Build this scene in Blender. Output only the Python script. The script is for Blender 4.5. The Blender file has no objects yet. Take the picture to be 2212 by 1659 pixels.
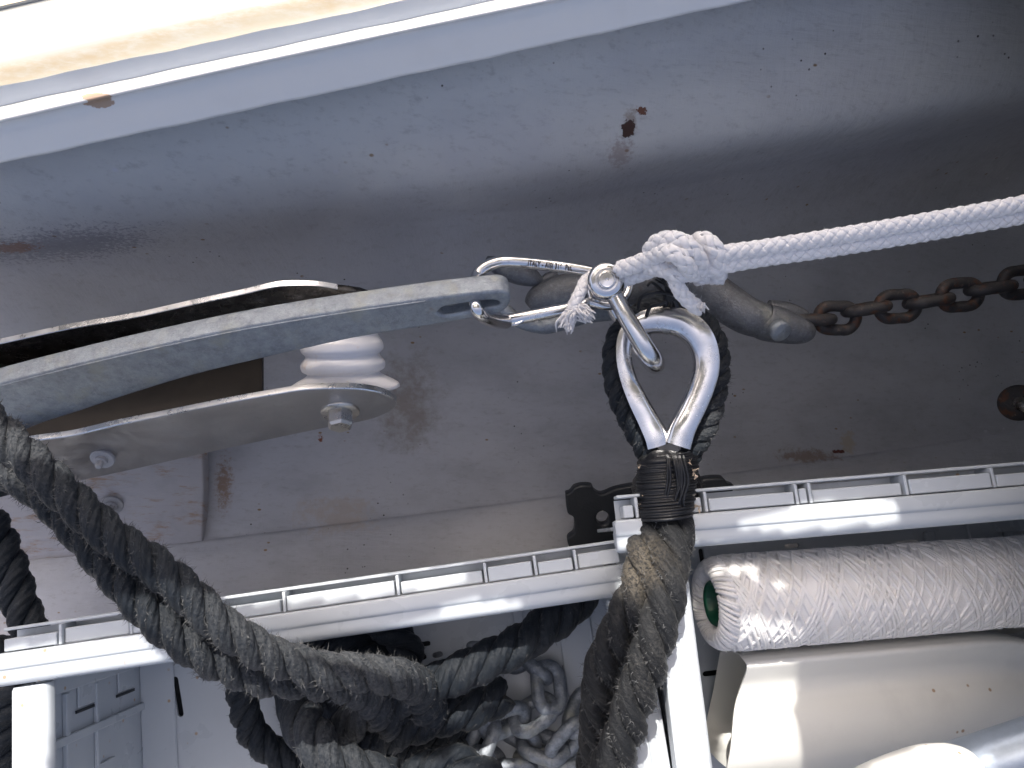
import bpy, math, random
import numpy as np
from mathutils import Vector, Matrix
random.seed(7); RNG = np.random.default_rng(11)
R = math.radians
scene = bpy.context.scene
COL = scene.collection

# ------------------------------------------------------------------ camera
PITCH = R(12); CAMZ = 1.0; LENS = 26.0
F = 2212 * LENS / 36.0
cd = bpy.data.cameras.new('camera'); cam = bpy.data.objects.new('camera', cd); COL.objects.link(cam)
cd.lens = LENS; cd.sensor_width = 36; cd.clip_start = 0.01; cd.clip_end = 200
cam.location = (0, 0, CAMZ); cam.rotation_euler = (PITCH, 0, 0)
scene.camera = cam
cR = np.array([1, 0, 0.]); cU = np.array([0, math.cos(PITCH), math.sin(PITCH)]); cB = np.array([0, -math.sin(PITCH), math.cos(PITCH)])
C0 = np.array([0, 0, CAMZ])
def cv(x, y, z): return cR * x + cU * y + cB * z            # a direction given right / up / towards the viewer
def ray(x, y): return cv((x - 1106) / F, (829.5 - y) / F, -1)
def P(x, y, d): return C0 + ray(x, y) * d
def Q(x, y, z):                                              # the point of the level z seen at x, y
    r = ray(x, y); return C0 + r * ((z - CAMZ) / r[2])
def PL(x, y, O, n):
    r = ray(x, y); return C0 + r * (np.dot(O - C0, n) / np.dot(r, n))

# ------------------------------------------------------------------ sky, sun, exposure
SUN = np.array([-0.12, 0.56, 0.80]); SUN /= np.linalg.norm(SUN)
w = bpy.data.worlds.new('World'); scene.world = w; w.use_nodes = True
nt = w.node_tree; bg = nt.nodes['Background']
sky = nt.nodes.new('ShaderNodeTexSky'); sky.sky_type = 'NISHITA'; sky.sun_disc = False
sky.sun_elevation = math.asin(SUN[2]); sky.sun_rotation = math.atan2(SUN[0], SUN[1])
sky.air_density = .65; sky.dust_density = 9; sky.ozone_density = .3
nt.links.new(sky.outputs[0], bg.inputs[0]); bg.inputs[1].default_value = 0.15
sl = bpy.data.lights.new('sun', 'SUN'); sl.energy = 3.1; sl.angle = R(0.5); sl.color = (1, 0.955, 0.88)
so = bpy.data.objects.new('sun', sl); COL.objects.link(so)
so.rotation_euler = Vector(SUN).to_track_quat('Z', 'Y').to_euler(); so.location = (0, 1, 3)
vs = scene.view_settings; vs.view_transform = 'Standard'; vs.look = 'None'; vs.gamma = 1; vs.use_curve_mapping = False
vs.exposure = 1.15

# ------------------------------------------------------------------ materials
def srgb(h):
    c = [int(h[i:i + 2], 16) / 255 for i in (0, 2, 4)]
    return tuple(((v + .055) / 1.055) ** 2.4 if v > .04045 else v / 12.92 for v in c) + (1,)
def c4(c): return tuple(c[:3]) + (1,) if len(c) >= 3 else (c[0],) * 3 + (1,)
class MT:
    def __init__(s, name, base, rough=.5, metal=0., spec=.5):
        s.m = bpy.data.materials.new(name); s.m.use_nodes = True; s.t = s.m.node_tree
        s.b = s.t.nodes['Principled BSDF']; s.b.inputs['Roughness'].default_value = rough
        s.b.inputs['Metallic'].default_value = metal; s.b.inputs['Specular IOR Level'].default_value = spec
        s.g = s.t.nodes.new('ShaderNodeNewGeometry'); s.pos = s.g.outputs['Position']
        rgb = s.t.nodes.new('ShaderNodeRGB'); rgb.outputs[0].default_value = c4(base); s.col = rgb.outputs[0]; s.h = None; s.rough = None
    def link(s, a, b): s.t.links.new(a, b)
    def node(s, k, **kw):
        n = s.t.nodes.new(k)
        for a, b in kw.items(): setattr(n, a, b)
        return n
    def coords(s, kind='pos', scale=(1, 1, 1), rot=0, off=(0, 0, 0)):
        src = s.pos
        if kind == 'uv': src = s.node('ShaderNodeUVMap').outputs[0]
        mp = s.node('ShaderNodeMapping'); mp.inputs['Scale'].default_value = scale; mp.inputs['Rotation'].default_value = (0, 0, rot); mp.inputs['Location'].default_value = off
        s.link(src, mp.inputs[0]); return mp.outputs[0]
    def noise(s, scale, detail=4, rough=.6, co=None, dist=0):
        n = s.node('ShaderNodeTexNoise'); n.inputs['Scale'].default_value = scale; n.inputs['Detail'].default_value = detail
        n.inputs['Roughness'].default_value = rough; n.inputs['Distortion'].default_value = dist
        s.link(co or s.pos, n.inputs['Vector']); return n.outputs[0]
    def vor(s, scale, co=None, out=0):
        n = s.node('ShaderNodeTexVoronoi'); n.inputs['Scale'].default_value = scale; s.link(co or s.pos, n.inputs['Vector']); return n.outputs[out]
    def ramp(s, v, lo, hi, a=0., b=1.):
        n = s.node('ShaderNodeMapRange'); n.inputs[1].default_value = lo; n.inputs[2].default_value = hi; n.inputs[3].default_value = a; n.inputs[4].default_value = b
        n.interpolation_type = 'SMOOTHSTEP' if hi > lo else 'LINEAR'
        s.link(v, n.inputs[0]); return n.outputs[0]
    def math(s, op, a, b=0.):
        n = s.node('ShaderNodeMath', operation=op)
        for i, v in enumerate((a, b)):
            if isinstance(v, (int, float)): n.inputs[i].default_value = v
            else: s.link(v, n.inputs[i])
        return n.outputs[0]
    def mix(s, fac, color, mode='MIX'):
        n = s.node('ShaderNodeMix', data_type='RGBA', blend_type=mode)
        if isinstance(fac, (int, float)): n.inputs[0].default_value = fac
        else: s.link(fac, n.inputs[0])
        s.link(s.col, n.inputs[6])
        if isinstance(color, (tuple, list)): n.inputs[7].default_value = c4(color)
        else: s.link(color, n.inputs[7])
        s.col = n.outputs[2]; return s
    def bump(s, v, strength=.3, dist=.001):
        n = s.node('ShaderNodeBump'); n.inputs['Strength'].default_value = strength; n.inputs['Distance'].default_value = dist
        s.link(v, n.inputs['Height'])
        if s.h: s.link(s.h, n.inputs['Normal'])
        s.h = n.outputs[0]; return s
    def near(s, p, rad, stretch=(1, 1, 1)):                 # 1 at p, falling to 0 at the radius (a blot with a place of its own)
        v = s.node('ShaderNodeVectorMath', operation='SUBTRACT'); s.link(s.pos, v.inputs[0]); v.inputs[1].default_value = tuple(p)
        u = s.node('ShaderNodeVectorMath', operation='MULTIPLY'); s.link(v.outputs[0], u.inputs[0]); u.inputs[1].default_value = stretch
        l = s.node('ShaderNodeVectorMath', operation='LENGTH'); s.link(u.outputs[0], l.inputs[0])
        return s.ramp2(l.outputs['Value'], rad, 0)
    def ramp2(s, v, lo, hi):
        n = s.node('ShaderNodeMapRange'); n.inputs[1].default_value = lo; n.inputs[2].default_value = hi; s.link(v, n.inputs[0]); return n.outputs[0]
    def roughv(s, v): s.rough = v; return s
    def done(s):
        s.link(s.col, s.b.inputs['Base Color'])
        if s.h: s.link(s.h, s.b.inputs['Normal'])
        if s.rough is not None: s.link(s.rough, s.b.inputs['Roughness'])
        return s.m

# ------------------------------------------------------------------ mesh helpers
def tag(o, label=None, cat=None, group=None, kind=None):
    if label: o['label'] = label
    if cat: o['category'] = cat
    if group: o['group'] = group
    if kind: o['kind'] = kind
    return o
def thing(name, loc, label, cat, group=None):
    o = bpy.data.objects.new(name, None); COL.objects.link(o); o.location = tuple(loc); o.empty_display_size = .02
    return tag(o, label, cat, group)
def mesh(name, V, Fc, mat, parent=None, smooth=True, uv=None, loc=None, base=None):
    V = np.asarray(V, float)
    if base is None:
        if parent is None: base = np.array(loc) if loc is not None else V.mean(0)
        else:
            base = np.array(parent.location)
            if parent.parent: base = base + np.array(parent.parent.location)
    me = bpy.data.meshes.new(name); Vl = V - base
    if isinstance(Fc, np.ndarray):
        n, k = Fc.shape
        me.vertices.add(len(Vl)); me.vertices.foreach_set('co', Vl.astype(np.float32).ravel())
        me.loops.add(n * k); me.loops.foreach_set('vertex_index', Fc.astype(np.int32).ravel())
        me.polygons.add(n); me.polygons.foreach_set('loop_start', np.arange(0, n * k, k, dtype=np.int32))
        me.update(calc_edges=True)
    else:
        me.from_pydata([tuple(v) for v in Vl], [], [tuple(f) for f in Fc]); me.update()
    if uv is not None:
        l = me.uv_layers.new(name='UVMap'); idx = np.zeros(len(me.loops), np.int32); me.loops.foreach_get('vertex_index', idx)
        l.data.foreach_set('uv', np.asarray(uv, np.float32)[idx].ravel())
    if smooth: me.polygons.foreach_set('use_smooth', np.ones(len(me.polygons), bool))
    if mat: me.materials.append(mat)
    o = bpy.data.objects.new(name, me); COL.objects.link(o)
    if parent: o.parent = parent
    else: o.location = tuple(base)
    return o
class Acc:                                                   # gathers several shapes for ONE mesh
    def __init__(s): s.V = []; s.F = []; s.n = 0; s.U = []
    def add(s, V, Fc, U=None):
        V = np.asarray(V, float); s.V.append(V); s.F += [tuple(int(i) + s.n for i in f) for f in Fc]; s.n += len(V)
        s.U.append(np.zeros((len(V), 2)) if U is None else U); return s
    def build(s, name, mat, parent=None, smooth=True, **k):
        return mesh(name, np.concatenate(s.V), s.F, mat, parent, smooth, uv=np.concatenate(s.U), **k)
def catmull(pts, n):                                         # smooth dense path through points (rows of any width)
    p = np.asarray(pts, float); m = len(p)
    if m == 2: return p[0] + (p[1] - p[0]) * np.linspace(0, 1, n)[:, None]
    q = np.vstack([2 * p[0] - p[1], p, 2 * p[-1] - p[-2]]); t = np.linspace(0, m - 1, n); i = np.minimum(t.astype(int), m - 2); f = (t - i)[:, None]
    a, b, c, d = q[i], q[i + 1], q[i + 2], q[i + 3]
    return .5 * (2 * b + (c - a) * f + (2 * a - 5 * b + 4 * c - d) * f * f + (3 * b - a - 3 * c + d) * f ** 3)
def resample(p, step):
    d = np.r_[0, np.cumsum(np.linalg.norm(np.diff(p[:, :3], axis=0), axis=1))]; n = max(3, int(d[-1] / step)); s = np.linspace(0, d[-1], n)
    return np.stack([np.interp(s, d, p[:, k]) for k in range(p.shape[1])], 1), s
def frames(p, up=None, closed=False):
    T = np.gradient(p, axis=0)
    if closed: T = np.roll(p, -1, 0) - np.roll(p, 1, 0)
    T /= np.linalg.norm(T, axis=1)[:, None] + 1e-12
    if up is not None:
        B = np.cross(T, up); B /= np.linalg.norm(B, axis=1)[:, None] + 1e-12; return T, np.cross(B, T), B
    N = np.zeros_like(T); a = np.cross(T[0], [0.3, .2, 1]); N[0] = a / np.linalg.norm(a)
    for i in range(1, len(p)):
        v = N[i - 1] - T[i] * np.dot(N[i - 1], T[i]); N[i] = v / (np.linalg.norm(v) + 1e-12)
    return T, N, np.cross(T, N)
def tube(p, r, seg=12, prof=None, closed=False, up=None, caps=True, fr=None):
    # p (n,3) path, r (n,) or scalar, prof (n,seg,2) or (seg,2) multiplies r
    n = len(p); r = np.broadcast_to(np.asarray(r, float), (n,)); T, N, B = fr if fr else frames(p, up, closed)
    th = np.linspace(0, 2 * np.pi, seg, endpoint=False)
    if prof is None: prof = np.stack([np.cos(th), np.sin(th)], 1)
    prof = np.asarray(prof); seg = prof.shape[-2]
    if prof.ndim == 2: prof = np.broadcast_to(prof, (n, seg, 2))
    V = p[:, None, :] + r[:, None, None] * (prof[..., :1] * N[:, None, :] + prof[..., 1:] * B[:, None, :])
    V = V.reshape(-1, 3); i = np.arange(n if closed else n - 1)[:, None]; j = np.arange(seg)[None]
    i2 = (i + 1) % n; j2 = (j + 1) % seg
    Fq = np.stack([i * seg + j, i * seg + j2, i2 * seg + j2, i2 * seg + j], -1).reshape(-1, 4)
    L = np.r_[0, np.cumsum(np.linalg.norm(np.diff(p, axis=0), axis=1))]
    U = np.stack(np.broadcast_arrays(L[:, None], np.arange(seg)[None] / seg), -1).reshape(-1, 2)
    Fl = [tuple(f) for f in Fq]
    if caps and not closed:
        V = np.vstack([V, p[0], p[-1]]); U = np.vstack([U, [0, 0], [0, 0]]); a, b = n * seg, n * seg + 1
        for k in range(seg):
            Fl.append((a, (k + 1) % seg, k)); Fl.append((b, (n - 1) * seg + k, (n - 1) * seg + (k + 1) % seg))
    return V, Fl, U
def pxpath(pts, n=80):                                       # pts (x, y, d[, r_px]) -> world path and radius in metres
    q = catmull(pts, n); W = np.array([P(a[0], a[1], a[2]) for a in q])
    return (W, q[:, 3] / F * q[:, 2]) if q.shape[1] > 3 else W
def rod(pts, n=80, seg=16, **k):
    W, r = pxpath(pts, n); return tube(W, r, seg, **k)
def lathe(profile, O, axis, seg=48, flat=None):              # profile [(t along axis, radius)]
    axis = np.asarray(axis, float); axis /= np.linalg.norm(axis); a = np.cross(axis, [.31, .2, .9]); a /= np.linalg.norm(a); b = np.cross(axis, a)
    th = np.linspace(0, 2 * np.pi, seg, endpoint=False); V = []
    for t, r in profile: V += [O + axis * t + r * (math.cos(x) * a + math.sin(x) * b) for x in th]
    n = len(profile); Fl = [(i * seg + j, i * seg + (j + 1) % seg, (i + 1) * seg + (j + 1) % seg, (i + 1) * seg + j) for i in range(n - 1) for j in range(seg)]
    return np.array(V), Fl
def boxv(O, X, Y, Z, bev=0):                                 # box with a corner at O and three edge vectors, edges eased
    O, X, Y, Z = map(lambda v: np.asarray(v, float), (O, X, Y, Z))
    if not bev:
        V = [O + a * X + b * Y + c * Z for a in (0, 1) for b in (0, 1) for c in (0, 1)]
        return V, [(0, 1, 3, 2), (4, 6, 7, 5), (0, 4, 5, 1), (2, 3, 7, 6), (0, 2, 6, 4), (1, 5, 7, 3)]
    lx, ly, lz = [np.linalg.norm(v) for v in (X, Y, Z)]; x, y, z = X / lx, Y / ly, Z / lz; b = min(bev, lx / 2.01, ly / 2.01, lz / 2.01)
    V = []; idx = {}
    for i in (0, 1):
        for j in (0, 1):
            for k in (0, 1):
                c = np.array([i * lx, j * ly, k * lz]); s = np.array([1 - 2 * i, 1 - 2 * j, 1 - 2 * k])
                for a in range(3):                            # vertex lying on the face normal to axis a
                    q = c + s * b; q[a] = c[a]; idx[i, j, k, a] = len(V); V.append(O + x * q[0] + y * q[1] + z * q[2])
    Fl = []
    for a in range(3):
        u, v = (a + 1) % 3, (a + 2) % 3
        for s in (0, 1):
            f = []
            for (p_, q_) in ((0, 0), (1, 0), (1, 1), (0, 1)):
                k = [0, 0, 0]; k[a] = s; k[u] = p_; k[v] = q_; f.append(idx[(*k, a)])
            Fl.append(f if s else f[::-1])
    for a in range(3):
        u, v = (a + 1) % 3, (a + 2) % 3
        for p_ in (0, 1):
            for q_ in (0, 1):
                k0 = [0, 0, 0]; k0[u] = p_; k0[v] = q_; k1 = list(k0); k1[a] = 1
                f = [idx[(*k0, u)], idx[(*k1, u)], idx[(*k1, v)], idx[(*k0, v)]]
                Fl.append(f if (p_ + q_) % 2 else f[::-1])
    for i in (0, 1):
        for j in (0, 1):
            for k in (0, 1):
                f = [idx[i, j, k, 0], idx[i, j, k, 1], idx[i, j, k, 2]]; Fl.append(f if (i + j + k) % 2 else f[::-1])
    return V, Fl
def plate(name, poly, O, n, thick, mat, parent=None, holes=(), bev=.0006, toward=1, res=2, back=None):
    """flat piece: outline and holes seen at pixels, on the plane through O with normal n (towards viewer), thickness behind it"""
    n = np.asarray(n, float); n /= np.linalg.norm(n); a = np.cross([0, 0, 1.], n) if abs(n[2]) < .98 else np.array([1, 0, 0.]); a = a - n * a.dot(n); a /= np.linalg.norm(a); b = np.cross(n, a)
    cu = bpy.data.curves.new(name, 'CURVE'); cu.dimensions = '2D'; cu.fill_mode = 'BOTH'; cu.extrude = thick / 2 - bev; cu.bevel_depth = bev; cu.bevel_resolution = res; cu.offset = -bev
    for pl in [poly] + list(holes):
        pp = pl if isinstance(pl, np.ndarray) else np.array([PL(x, y, O, n) for x, y in pl])
        u = (pp - O) @ a; v = (pp - O) @ b
        s = cu.splines.new('POLY'); s.points.add(len(u) - 1)
        for i in range(len(u)): s.points[i].co = (u[i], v[i], 0, 1)
        s.use_cyclic_u = True
    tmp = bpy.data.objects.new(name, cu); M = Matrix([[a[0], b[0], n[0], 0], [a[1], b[1], n[1], 0], [a[2], b[2], n[2], 0], [0, 0, 0, 1]])
    COL.objects.link(tmp); dg = bpy.context.evaluated_depsgraph_get(); me0 = tmp.evaluated_get(dg).to_mesh()
    V = np.array([list(M @ v.co) for v in me0.vertices]) + O - n * thick / 2; Fl = [list(p.vertices) for p in me0.polygons]
    tmp.evaluated_get(dg).to_mesh_clear(); bpy.data.objects.remove(tmp); bpy.data.curves.remove(cu)
    if name is None: return V, Fl
    o = mesh(name, V, Fl, mat, parent, smooth=False); 
    sm(o, 40); return o
def sm(o, deg=35):
    me = o.data; me.polygons.foreach_set('use_smooth', np.ones(len(me.polygons), bool))
    try: me.set_sharp_from_angle(angle=R(deg))
    except Exception: pass
    return o
def cpx(cx, cy, rx, ry, n=16, rot=0, a0=0, a1=360):
    return [(cx + rx * math.cos(R(t)) * math.cos(rot) - ry * math.sin(R(t)) * math.sin(rot), cy + rx * math.cos(R(t)) * math.sin(rot) + ry * math.sin(R(t)) * math.cos(rot)) for t in np.linspace(a0, a1, n, endpoint=(a1 - a0) != 360)]
def sub(p, n=8):                                             # smooth a px outline
    return [tuple(v) for v in catmull(p, n * (len(p) - 1) + 1)]

# ------------------------------------------------------------------ material library
def hull_rows():
    xs = [-900, -300, 0, 550, 1106, 1650, 2212, 2800, 3400]
    rows = [  # y at x = 0, 1106, 2212 ; z
        (300, 66, -240, .54), (331, 96, -200, .530), (420, 190, -90, .508), (480, 300, 80, .484), (525, 380, 200, .455), (562, 428, 253, .418), (600, 470, 300, .382), (680, 560, 400, .330),
        (850, 740, 590, .258), (1080, 960, 800, .222), (1208, 1075, 920, .215), (1224, 1092, 937, .222), (1300, 1170, 1010, .232), (1520, 1420, 1260, .235), (2100, 2000, 1850, .235), (3200, 3100, 3000, .235)]
    out = []
    for y0, y1, y2, z in rows:
        k = np.polyfit([0, 1106, 2212], [y0, y1, y2], 2); out.append(([(x, np.polyval(k, x) if -400 < x < 2900 else np.polyval(k, min(max(x, -400), 2900)) + (x - min(max(x, -400), 2900)) * -.2) for x in xs], z))
    return xs, out
HX, HR = hull_rows()
def hull_at(x, y):
    ys = [np.interp(x, [p[0] for p in r], [p[1] for p in r]) for r, z in HR]; z = np.interp(y, ys, [z for r, z in HR]); return Q(x, y, z - max(0, min(1, (x - 900) / 1500)) * .12 * max(0, min(1, (.45 - z) / .12)))

def m_hull():
    m = MT('hull_paint', (.60, .60, .59), .38)
    n = m.noise(6, 5); m.mix(m.math('MULTIPLY', m.ramp(n, .45, .7), .7), (.52, .52, .535))
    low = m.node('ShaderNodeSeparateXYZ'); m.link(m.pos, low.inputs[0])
    m.mix(m.math('MULTIPLY', m.ramp2(m.math('ADD', low.outputs[2], m.math('MULTIPLY', m.math('SUBTRACT', m.noise(7, 5), .5), .12)), .475, .40), .6), (.43, .44, .50))  # lower wall coloured darker to stand in for its shade
    grime_shade = m.math('MULTIPLY', m.ramp2(low.outputs[2], .40, .28), m.ramp(m.noise(9, 6, .7, co=m.coords(scale=(1, 2.2, 1), rot=.2)), .42, .72))  # low grime that also carries shade of the lower wall
    m.mix(m.math('MULTIPLY', grime_shade, .34), (.24, .24, .25))
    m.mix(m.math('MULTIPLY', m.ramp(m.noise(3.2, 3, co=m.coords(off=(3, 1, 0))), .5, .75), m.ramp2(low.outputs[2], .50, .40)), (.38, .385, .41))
    fine = m.noise(95, 4, .7, co=m.coords(scale=(1, 2.5, 1), rot=.2)); m.mix(m.math('MULTIPLY', m.ramp(fine, .5, .8), .45), (.28, .27, .27))
    sp = m.vor(55, co=m.coords(scale=(1, 1.8, 1), rot=.3)); m.mix(m.math('MULTIPLY', m.ramp2(sp, .13, .08), m.ramp(m.noise(14), .56, .62)), (.26, .17, .09))
    sp = m.vor(120); m.mix(m.math('MULTIPLY', m.ramp2(sp, .13, .08), m.ramp(m.noise(11, co=m.coords(off=(5, 2, 1))), .56, .64)), (.03, .025, .02))
    sp = m.vor(48, co=m.coords(off=(.3, .7, 0), scale=(1, 1.5, 1), rot=-.3)); m.mix(m.math('MULTIPLY', m.ramp2(sp, .16, .10), m.ramp(m.noise(10, co=m.coords(off=(1, 4, 2))), .6, .66)), (.58, .58, .62))
    def blot(x, y, rad, c, lo=.35, hi=.5, st=(1, 1, 1), ns=160, amt=1):
        p = hull_at(x, y); v = m.near(p, rad, st); k = m.math('ADD', v, m.math('MULTIPLY', m.math('SUBTRACT', m.noise(ns, 5, .7), .5), 1.1)); f = m.ramp(k, lo, hi); m.mix(m.math('MULTIPLY', f, amt), c)
    blot(1362, 262, .020, (.25, .16, .10), .55, .9, (1.3, .8, .5), 260, .6); blot(1386, 240, .009, (.16, .06, .03), .52, .60, (1, 1.4, 1), 520)
    blot(1340, 330, .03, (.3, .22, .2), .6, .9, (1, .6, .6), 260, .6)
    blot(1355, 277, .0105, (.05, .018, .010), .36, .46, (1, 1, .8), 240); blot(485, 1045, .05, (.26, .15, .08), .55, .95, (2.0, .6, 1), 260, .8)
    blot(690, 950, .012, (.22, .06, .02), .45, .6, (1.4, 1, 1), 300); blot(880, 880, .09, (.2, .15, .10), .5, .95, (1, .6, 1), 60, .6)
    blot(730, 1115, .07, (.45, .38, .32), .6, .9, (.6, 1, 1), 90, .6); blot(1745, 985, .05, (.22, .14, .09), .6, .9, (.4, 2.0, 1), 120, .7)
    blot(1835, 955, .028, (.46, .40, .33), .45, .7, (1.4, 1, 1), 200, .85); blot(1843, 945, .005, (.03, .02, .015), .4, .5, (1, 1, 1), 300); blot(1815, 975, .012, (.12, .03, .02), .5, .6, (.6, 2.4, 1), 300)
    blot(130, 530, .13, (.15, .15, .20), .74, .86, (.4, 1.6, 1), 300, .55); blot(30, 535, .04, (.28, .15, .1), .66, .78, (.6, 2, 1), 330, .8)
    scr = m.noise(30, 6, .75, co=m.coords(scale=(.35, 5, 1), rot=.75), dist=.5); scr2 = m.noise(34, 6, .75, co=m.coords(scale=(5, .35, 1), rot=.2), dist=.4)
    m.bump(m.noise(14, 4), .35, .006).bump(scr, .42, .0025).bump(scr2, .34, .002).bump(fine, .15, .001)
    m.roughv(m.ramp(m.noise(25, 4), .3, .7, .38, .62)); return m.done()
def m_gel(name='white_gelcoat'):
    m = MT(name, (.80, .81, .82), .14)
    m.b.inputs['Coat Weight'].default_value = .3; m.b.inputs['Coat Roughness'].default_value = .05
    n = m.noise(30, 5); m.mix(m.math('MULTIPLY', m.ramp(n, .5, .75), .2), (.70, .70, .70))
    uv = m.node('ShaderNodeUVMap').outputs[0]; s = m.node('ShaderNodeSeparateXYZ'); m.link(uv, s.inputs[0]); v = s.outputs[1]
    wob = m.math('MULTIPLY', m.math('SUBTRACT', m.noise(16, 5), .5), .6); vv = m.math('ADD', v, wob)
    def band(c, wd, col, amt, nz=None):
        f = m.ramp2(m.math('ABSOLUTE', m.math('SUBTRACT', vv if nz else v, c)), wd, 0)
        if nz: f = m.math('MULTIPLY', f, m.ramp(m.noise(nz, 6, .7, co=m.coords(scale=(1, 3, 1), rot=.22)), .3, .65))
        m.mix(m.math('MULTIPLY', f, amt), col)
    m.mix(m.ramp2(v, 4.3, 3.9), (.33, .335, .325)); band(3.3, 1.7, (.36, .345, .30), .8); band(2.3, .30, (.29, .21, .12), .65, 60); band(2.6, .8, (.33, .29, .21), .4, 30); band(3.1, .3, (.5, .36, .2), .45, 40); band(3.75, .22, (.45, .28, .16), .7, 55); band(4.3, .15, (.5, .46, .45), .3, 70)  # deck top painted darker to offset the sun on it; then stains
    sp = m.vor(60); m.mix(m.math('MULTIPLY', m.ramp2(sp, .09, .05), m.ramp(m.noise(12), .58, .62)), (.30, .22, .2))
    f = m.math('ADD', m.near(Q(212, 216, .588), .011, (.62, 1.9, 1)), m.math('MULTIPLY', m.math('SUBTRACT', m.noise(200, 3), .5), .4)); m.mix(m.ramp(f, .35, .42), (.42, .30, .22))
    m.bump(m.noise(5, 2), .08, .01); return m.done()
def m_plastic(name, base, dirt=.25, rough=.33):
    m = MT(name, base, rough); n = m.noise(22, 5); m.mix(m.math('MULTIPLY', m.ramp(n, .5, .75), dirt), tuple(v * .78 for v in base))
    sp = m.vor(70); m.mix(m.math('MULTIPLY', m.ramp2(sp, .12, .07), m.ramp(m.noise(16), .50, .56)), (.42, .30, .2))
    m.bump(m.noise(9, 3), .08, .004).bump(m.noise(260, 2), .03, .0006); m.b.inputs['Subsurface Weight'].default_value = 0
    m.roughv(m.ramp(m.noise(18, 4), .3, .7, rough * .85, rough * 1.4)); return m.done()
def m_steel(name='polished_stainless', base=(.74, .74, .75), rough=.14, dull=.3):
    m = MT(name, base, rough, 1.0); m.mix(m.math('MULTIPLY', m.ramp(m.noise(70, 5, .7), .5, .75), .35), (.52, .51, .50))
    m.mix(m.math('MULTIPLY', m.ramp(m.noise(230, 4, .7), .6, .72), .5), (.33, .31, .29))
    m.bump(m.noise(38, 3), .10, .002).bump(m.noise(420, 4, .7), .06, .0005)
    m.roughv(m.ramp(m.noise(55, 5, .7), .35, .75, rough * .8, dull)); return m.done()
def m_galv(name='galvanised_zinc', base=(.31, .345, .385), rusty=0., dark=(.17, .19, .22)):
    m = MT(name, base, .5, .55); m.mix(m.math('MULTIPLY', m.ramp(m.noise(130, 6, .75), .35, .75), .8), dark)
    m.mix(m.math('MULTIPLY', m.ramp(m.noise(420, 5, .8), .5, .75), .35), (.50, .53, .58)); m.mix(m.math('MULTIPLY', m.ramp(m.noise(45, 5), .52, .7), .6), (.36, .37, .33))
    m.mix(m.math('MULTIPLY', m.ramp(m.noise(42, 5, .7, co=m.coords(off=(2, 2, 2))), .64 - rusty, .82 - rusty), .55), (.20, .12, .07))
    m.bump(m.noise(300, 4, .8), .7, .0014).bump(m.noise(60, 3), .3, .002); m.roughv(m.ramp(m.noise(90, 4), .3, .7, .32, .6)); return m.done()
def m_rope(name, base, worn, amt=.6, uvs=9, rough=.55, fine=1.0):
    m = MT(name, base, rough); w = m.ramp(m.noise(28, 5, .65), .48, .68)
    fib = m.noise(1.0, 4, .75, co=m.coords('uv', (420, 16, 1))); spk = m.noise(520, 4, .75, co=m.coords(scale=(1, 1, 1)))
    m.mix(m.math('MULTIPLY', m.ramp(fib, .45, .72), .55), tuple(min(1, v * 1.6) for v in base) if base[0] < .3 else worn)
    m.mix(m.math('MULTIPLY', m.math('MULTIPLY', w, m.ramp(spk, .38, .62)), amt), worn)
    m.mix(m.math('MULTIPLY', m.ramp(spk, .60, .72), .3 * amt), tuple(min(1, v * 1.5) for v in worn))
    for x, y, d, r_, a_ in ((620, 1440, .47, .10, 1.0), (40, 985, .45, .045, 1.0), (800, 1490, .52, .06, .8), (1400, 1235, .50, .03, 1.0), (1540, 905, .55, .03, 1.0), (1470, 1330, .50, .05, .6), (700, 1620, .54, .06, .7)):  # paler spots: chafe, plus sunlit stretches painted into the rope colour
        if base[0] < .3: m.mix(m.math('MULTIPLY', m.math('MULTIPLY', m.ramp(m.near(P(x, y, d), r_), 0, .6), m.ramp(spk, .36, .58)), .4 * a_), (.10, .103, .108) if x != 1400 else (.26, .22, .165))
    m.bump(fib, .7 * fine, .0016).bump(spk, .6 * fine, .0011); m.b.inputs['Specular IOR Level'].default_value = .22 if base[0] < .3 else .4; m.b.inputs['Sheen Weight'].default_value = .05; m.b.inputs['Sheen Roughness'].default_value = .4
    return m.done()
HULL = m_hull(); GEL = m_gel(); STEEL = m_steel(); GALV = m_galv(rusty=.02); GALVD = m_galv('weathered_dark_zinc', (.17, .18, .20), .05, (.10, .105, .12))
CRATE = m_plastic('grey_white_crate_plastic', (.50, .535, .57), .2, .28)
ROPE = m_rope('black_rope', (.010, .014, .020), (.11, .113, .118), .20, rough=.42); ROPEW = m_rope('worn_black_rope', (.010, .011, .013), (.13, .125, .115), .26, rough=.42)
FUZZ = MT('rope_fuzz', (.09, .092, .095), .6).done(); FUZZD = MT('dark_rope_fuzz', (.035, .037, .04), .6).done(); FUZZW = MT('white_cord_fuzz', (.8, .8, .82), .6).done()
WCORD = m_rope('white_braid', (.80, .80, .83), (.62, .58, .55), .25, rough=.6, fine=.35)
def m_rust():
    m = MT('rusted_iron', (.045, .043, .045), .6, .35); m.mix(m.ramp(m.noise(90, 5, .7), .50, .66), (.10, .045, .025)); m.mix(m.math('MULTIPLY', m.ramp(m.noise(150, 5), .58, .7), .5), (.22, .17, .14))
    m.bump(m.noise(180, 5, .7), .6, .0015); return m.done()
RUST = m_rust()
def m_simple(name, base, rough=.5, metal=0, ns=60, bs=.2, var=.3):
    m = MT(name, base, rough, metal); m.mix(m.math('MULTIPLY', m.ramp(m.noise(ns, 5), .42, .7), var), tuple(v * .55 for v in base)); m.bump(m.noise(ns * 4, 4), bs, .001); return m.done()
RUBBER = m_simple('black_rubber_mat', (.012, .015, .02), .45, ns=80, bs=.4)
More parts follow.
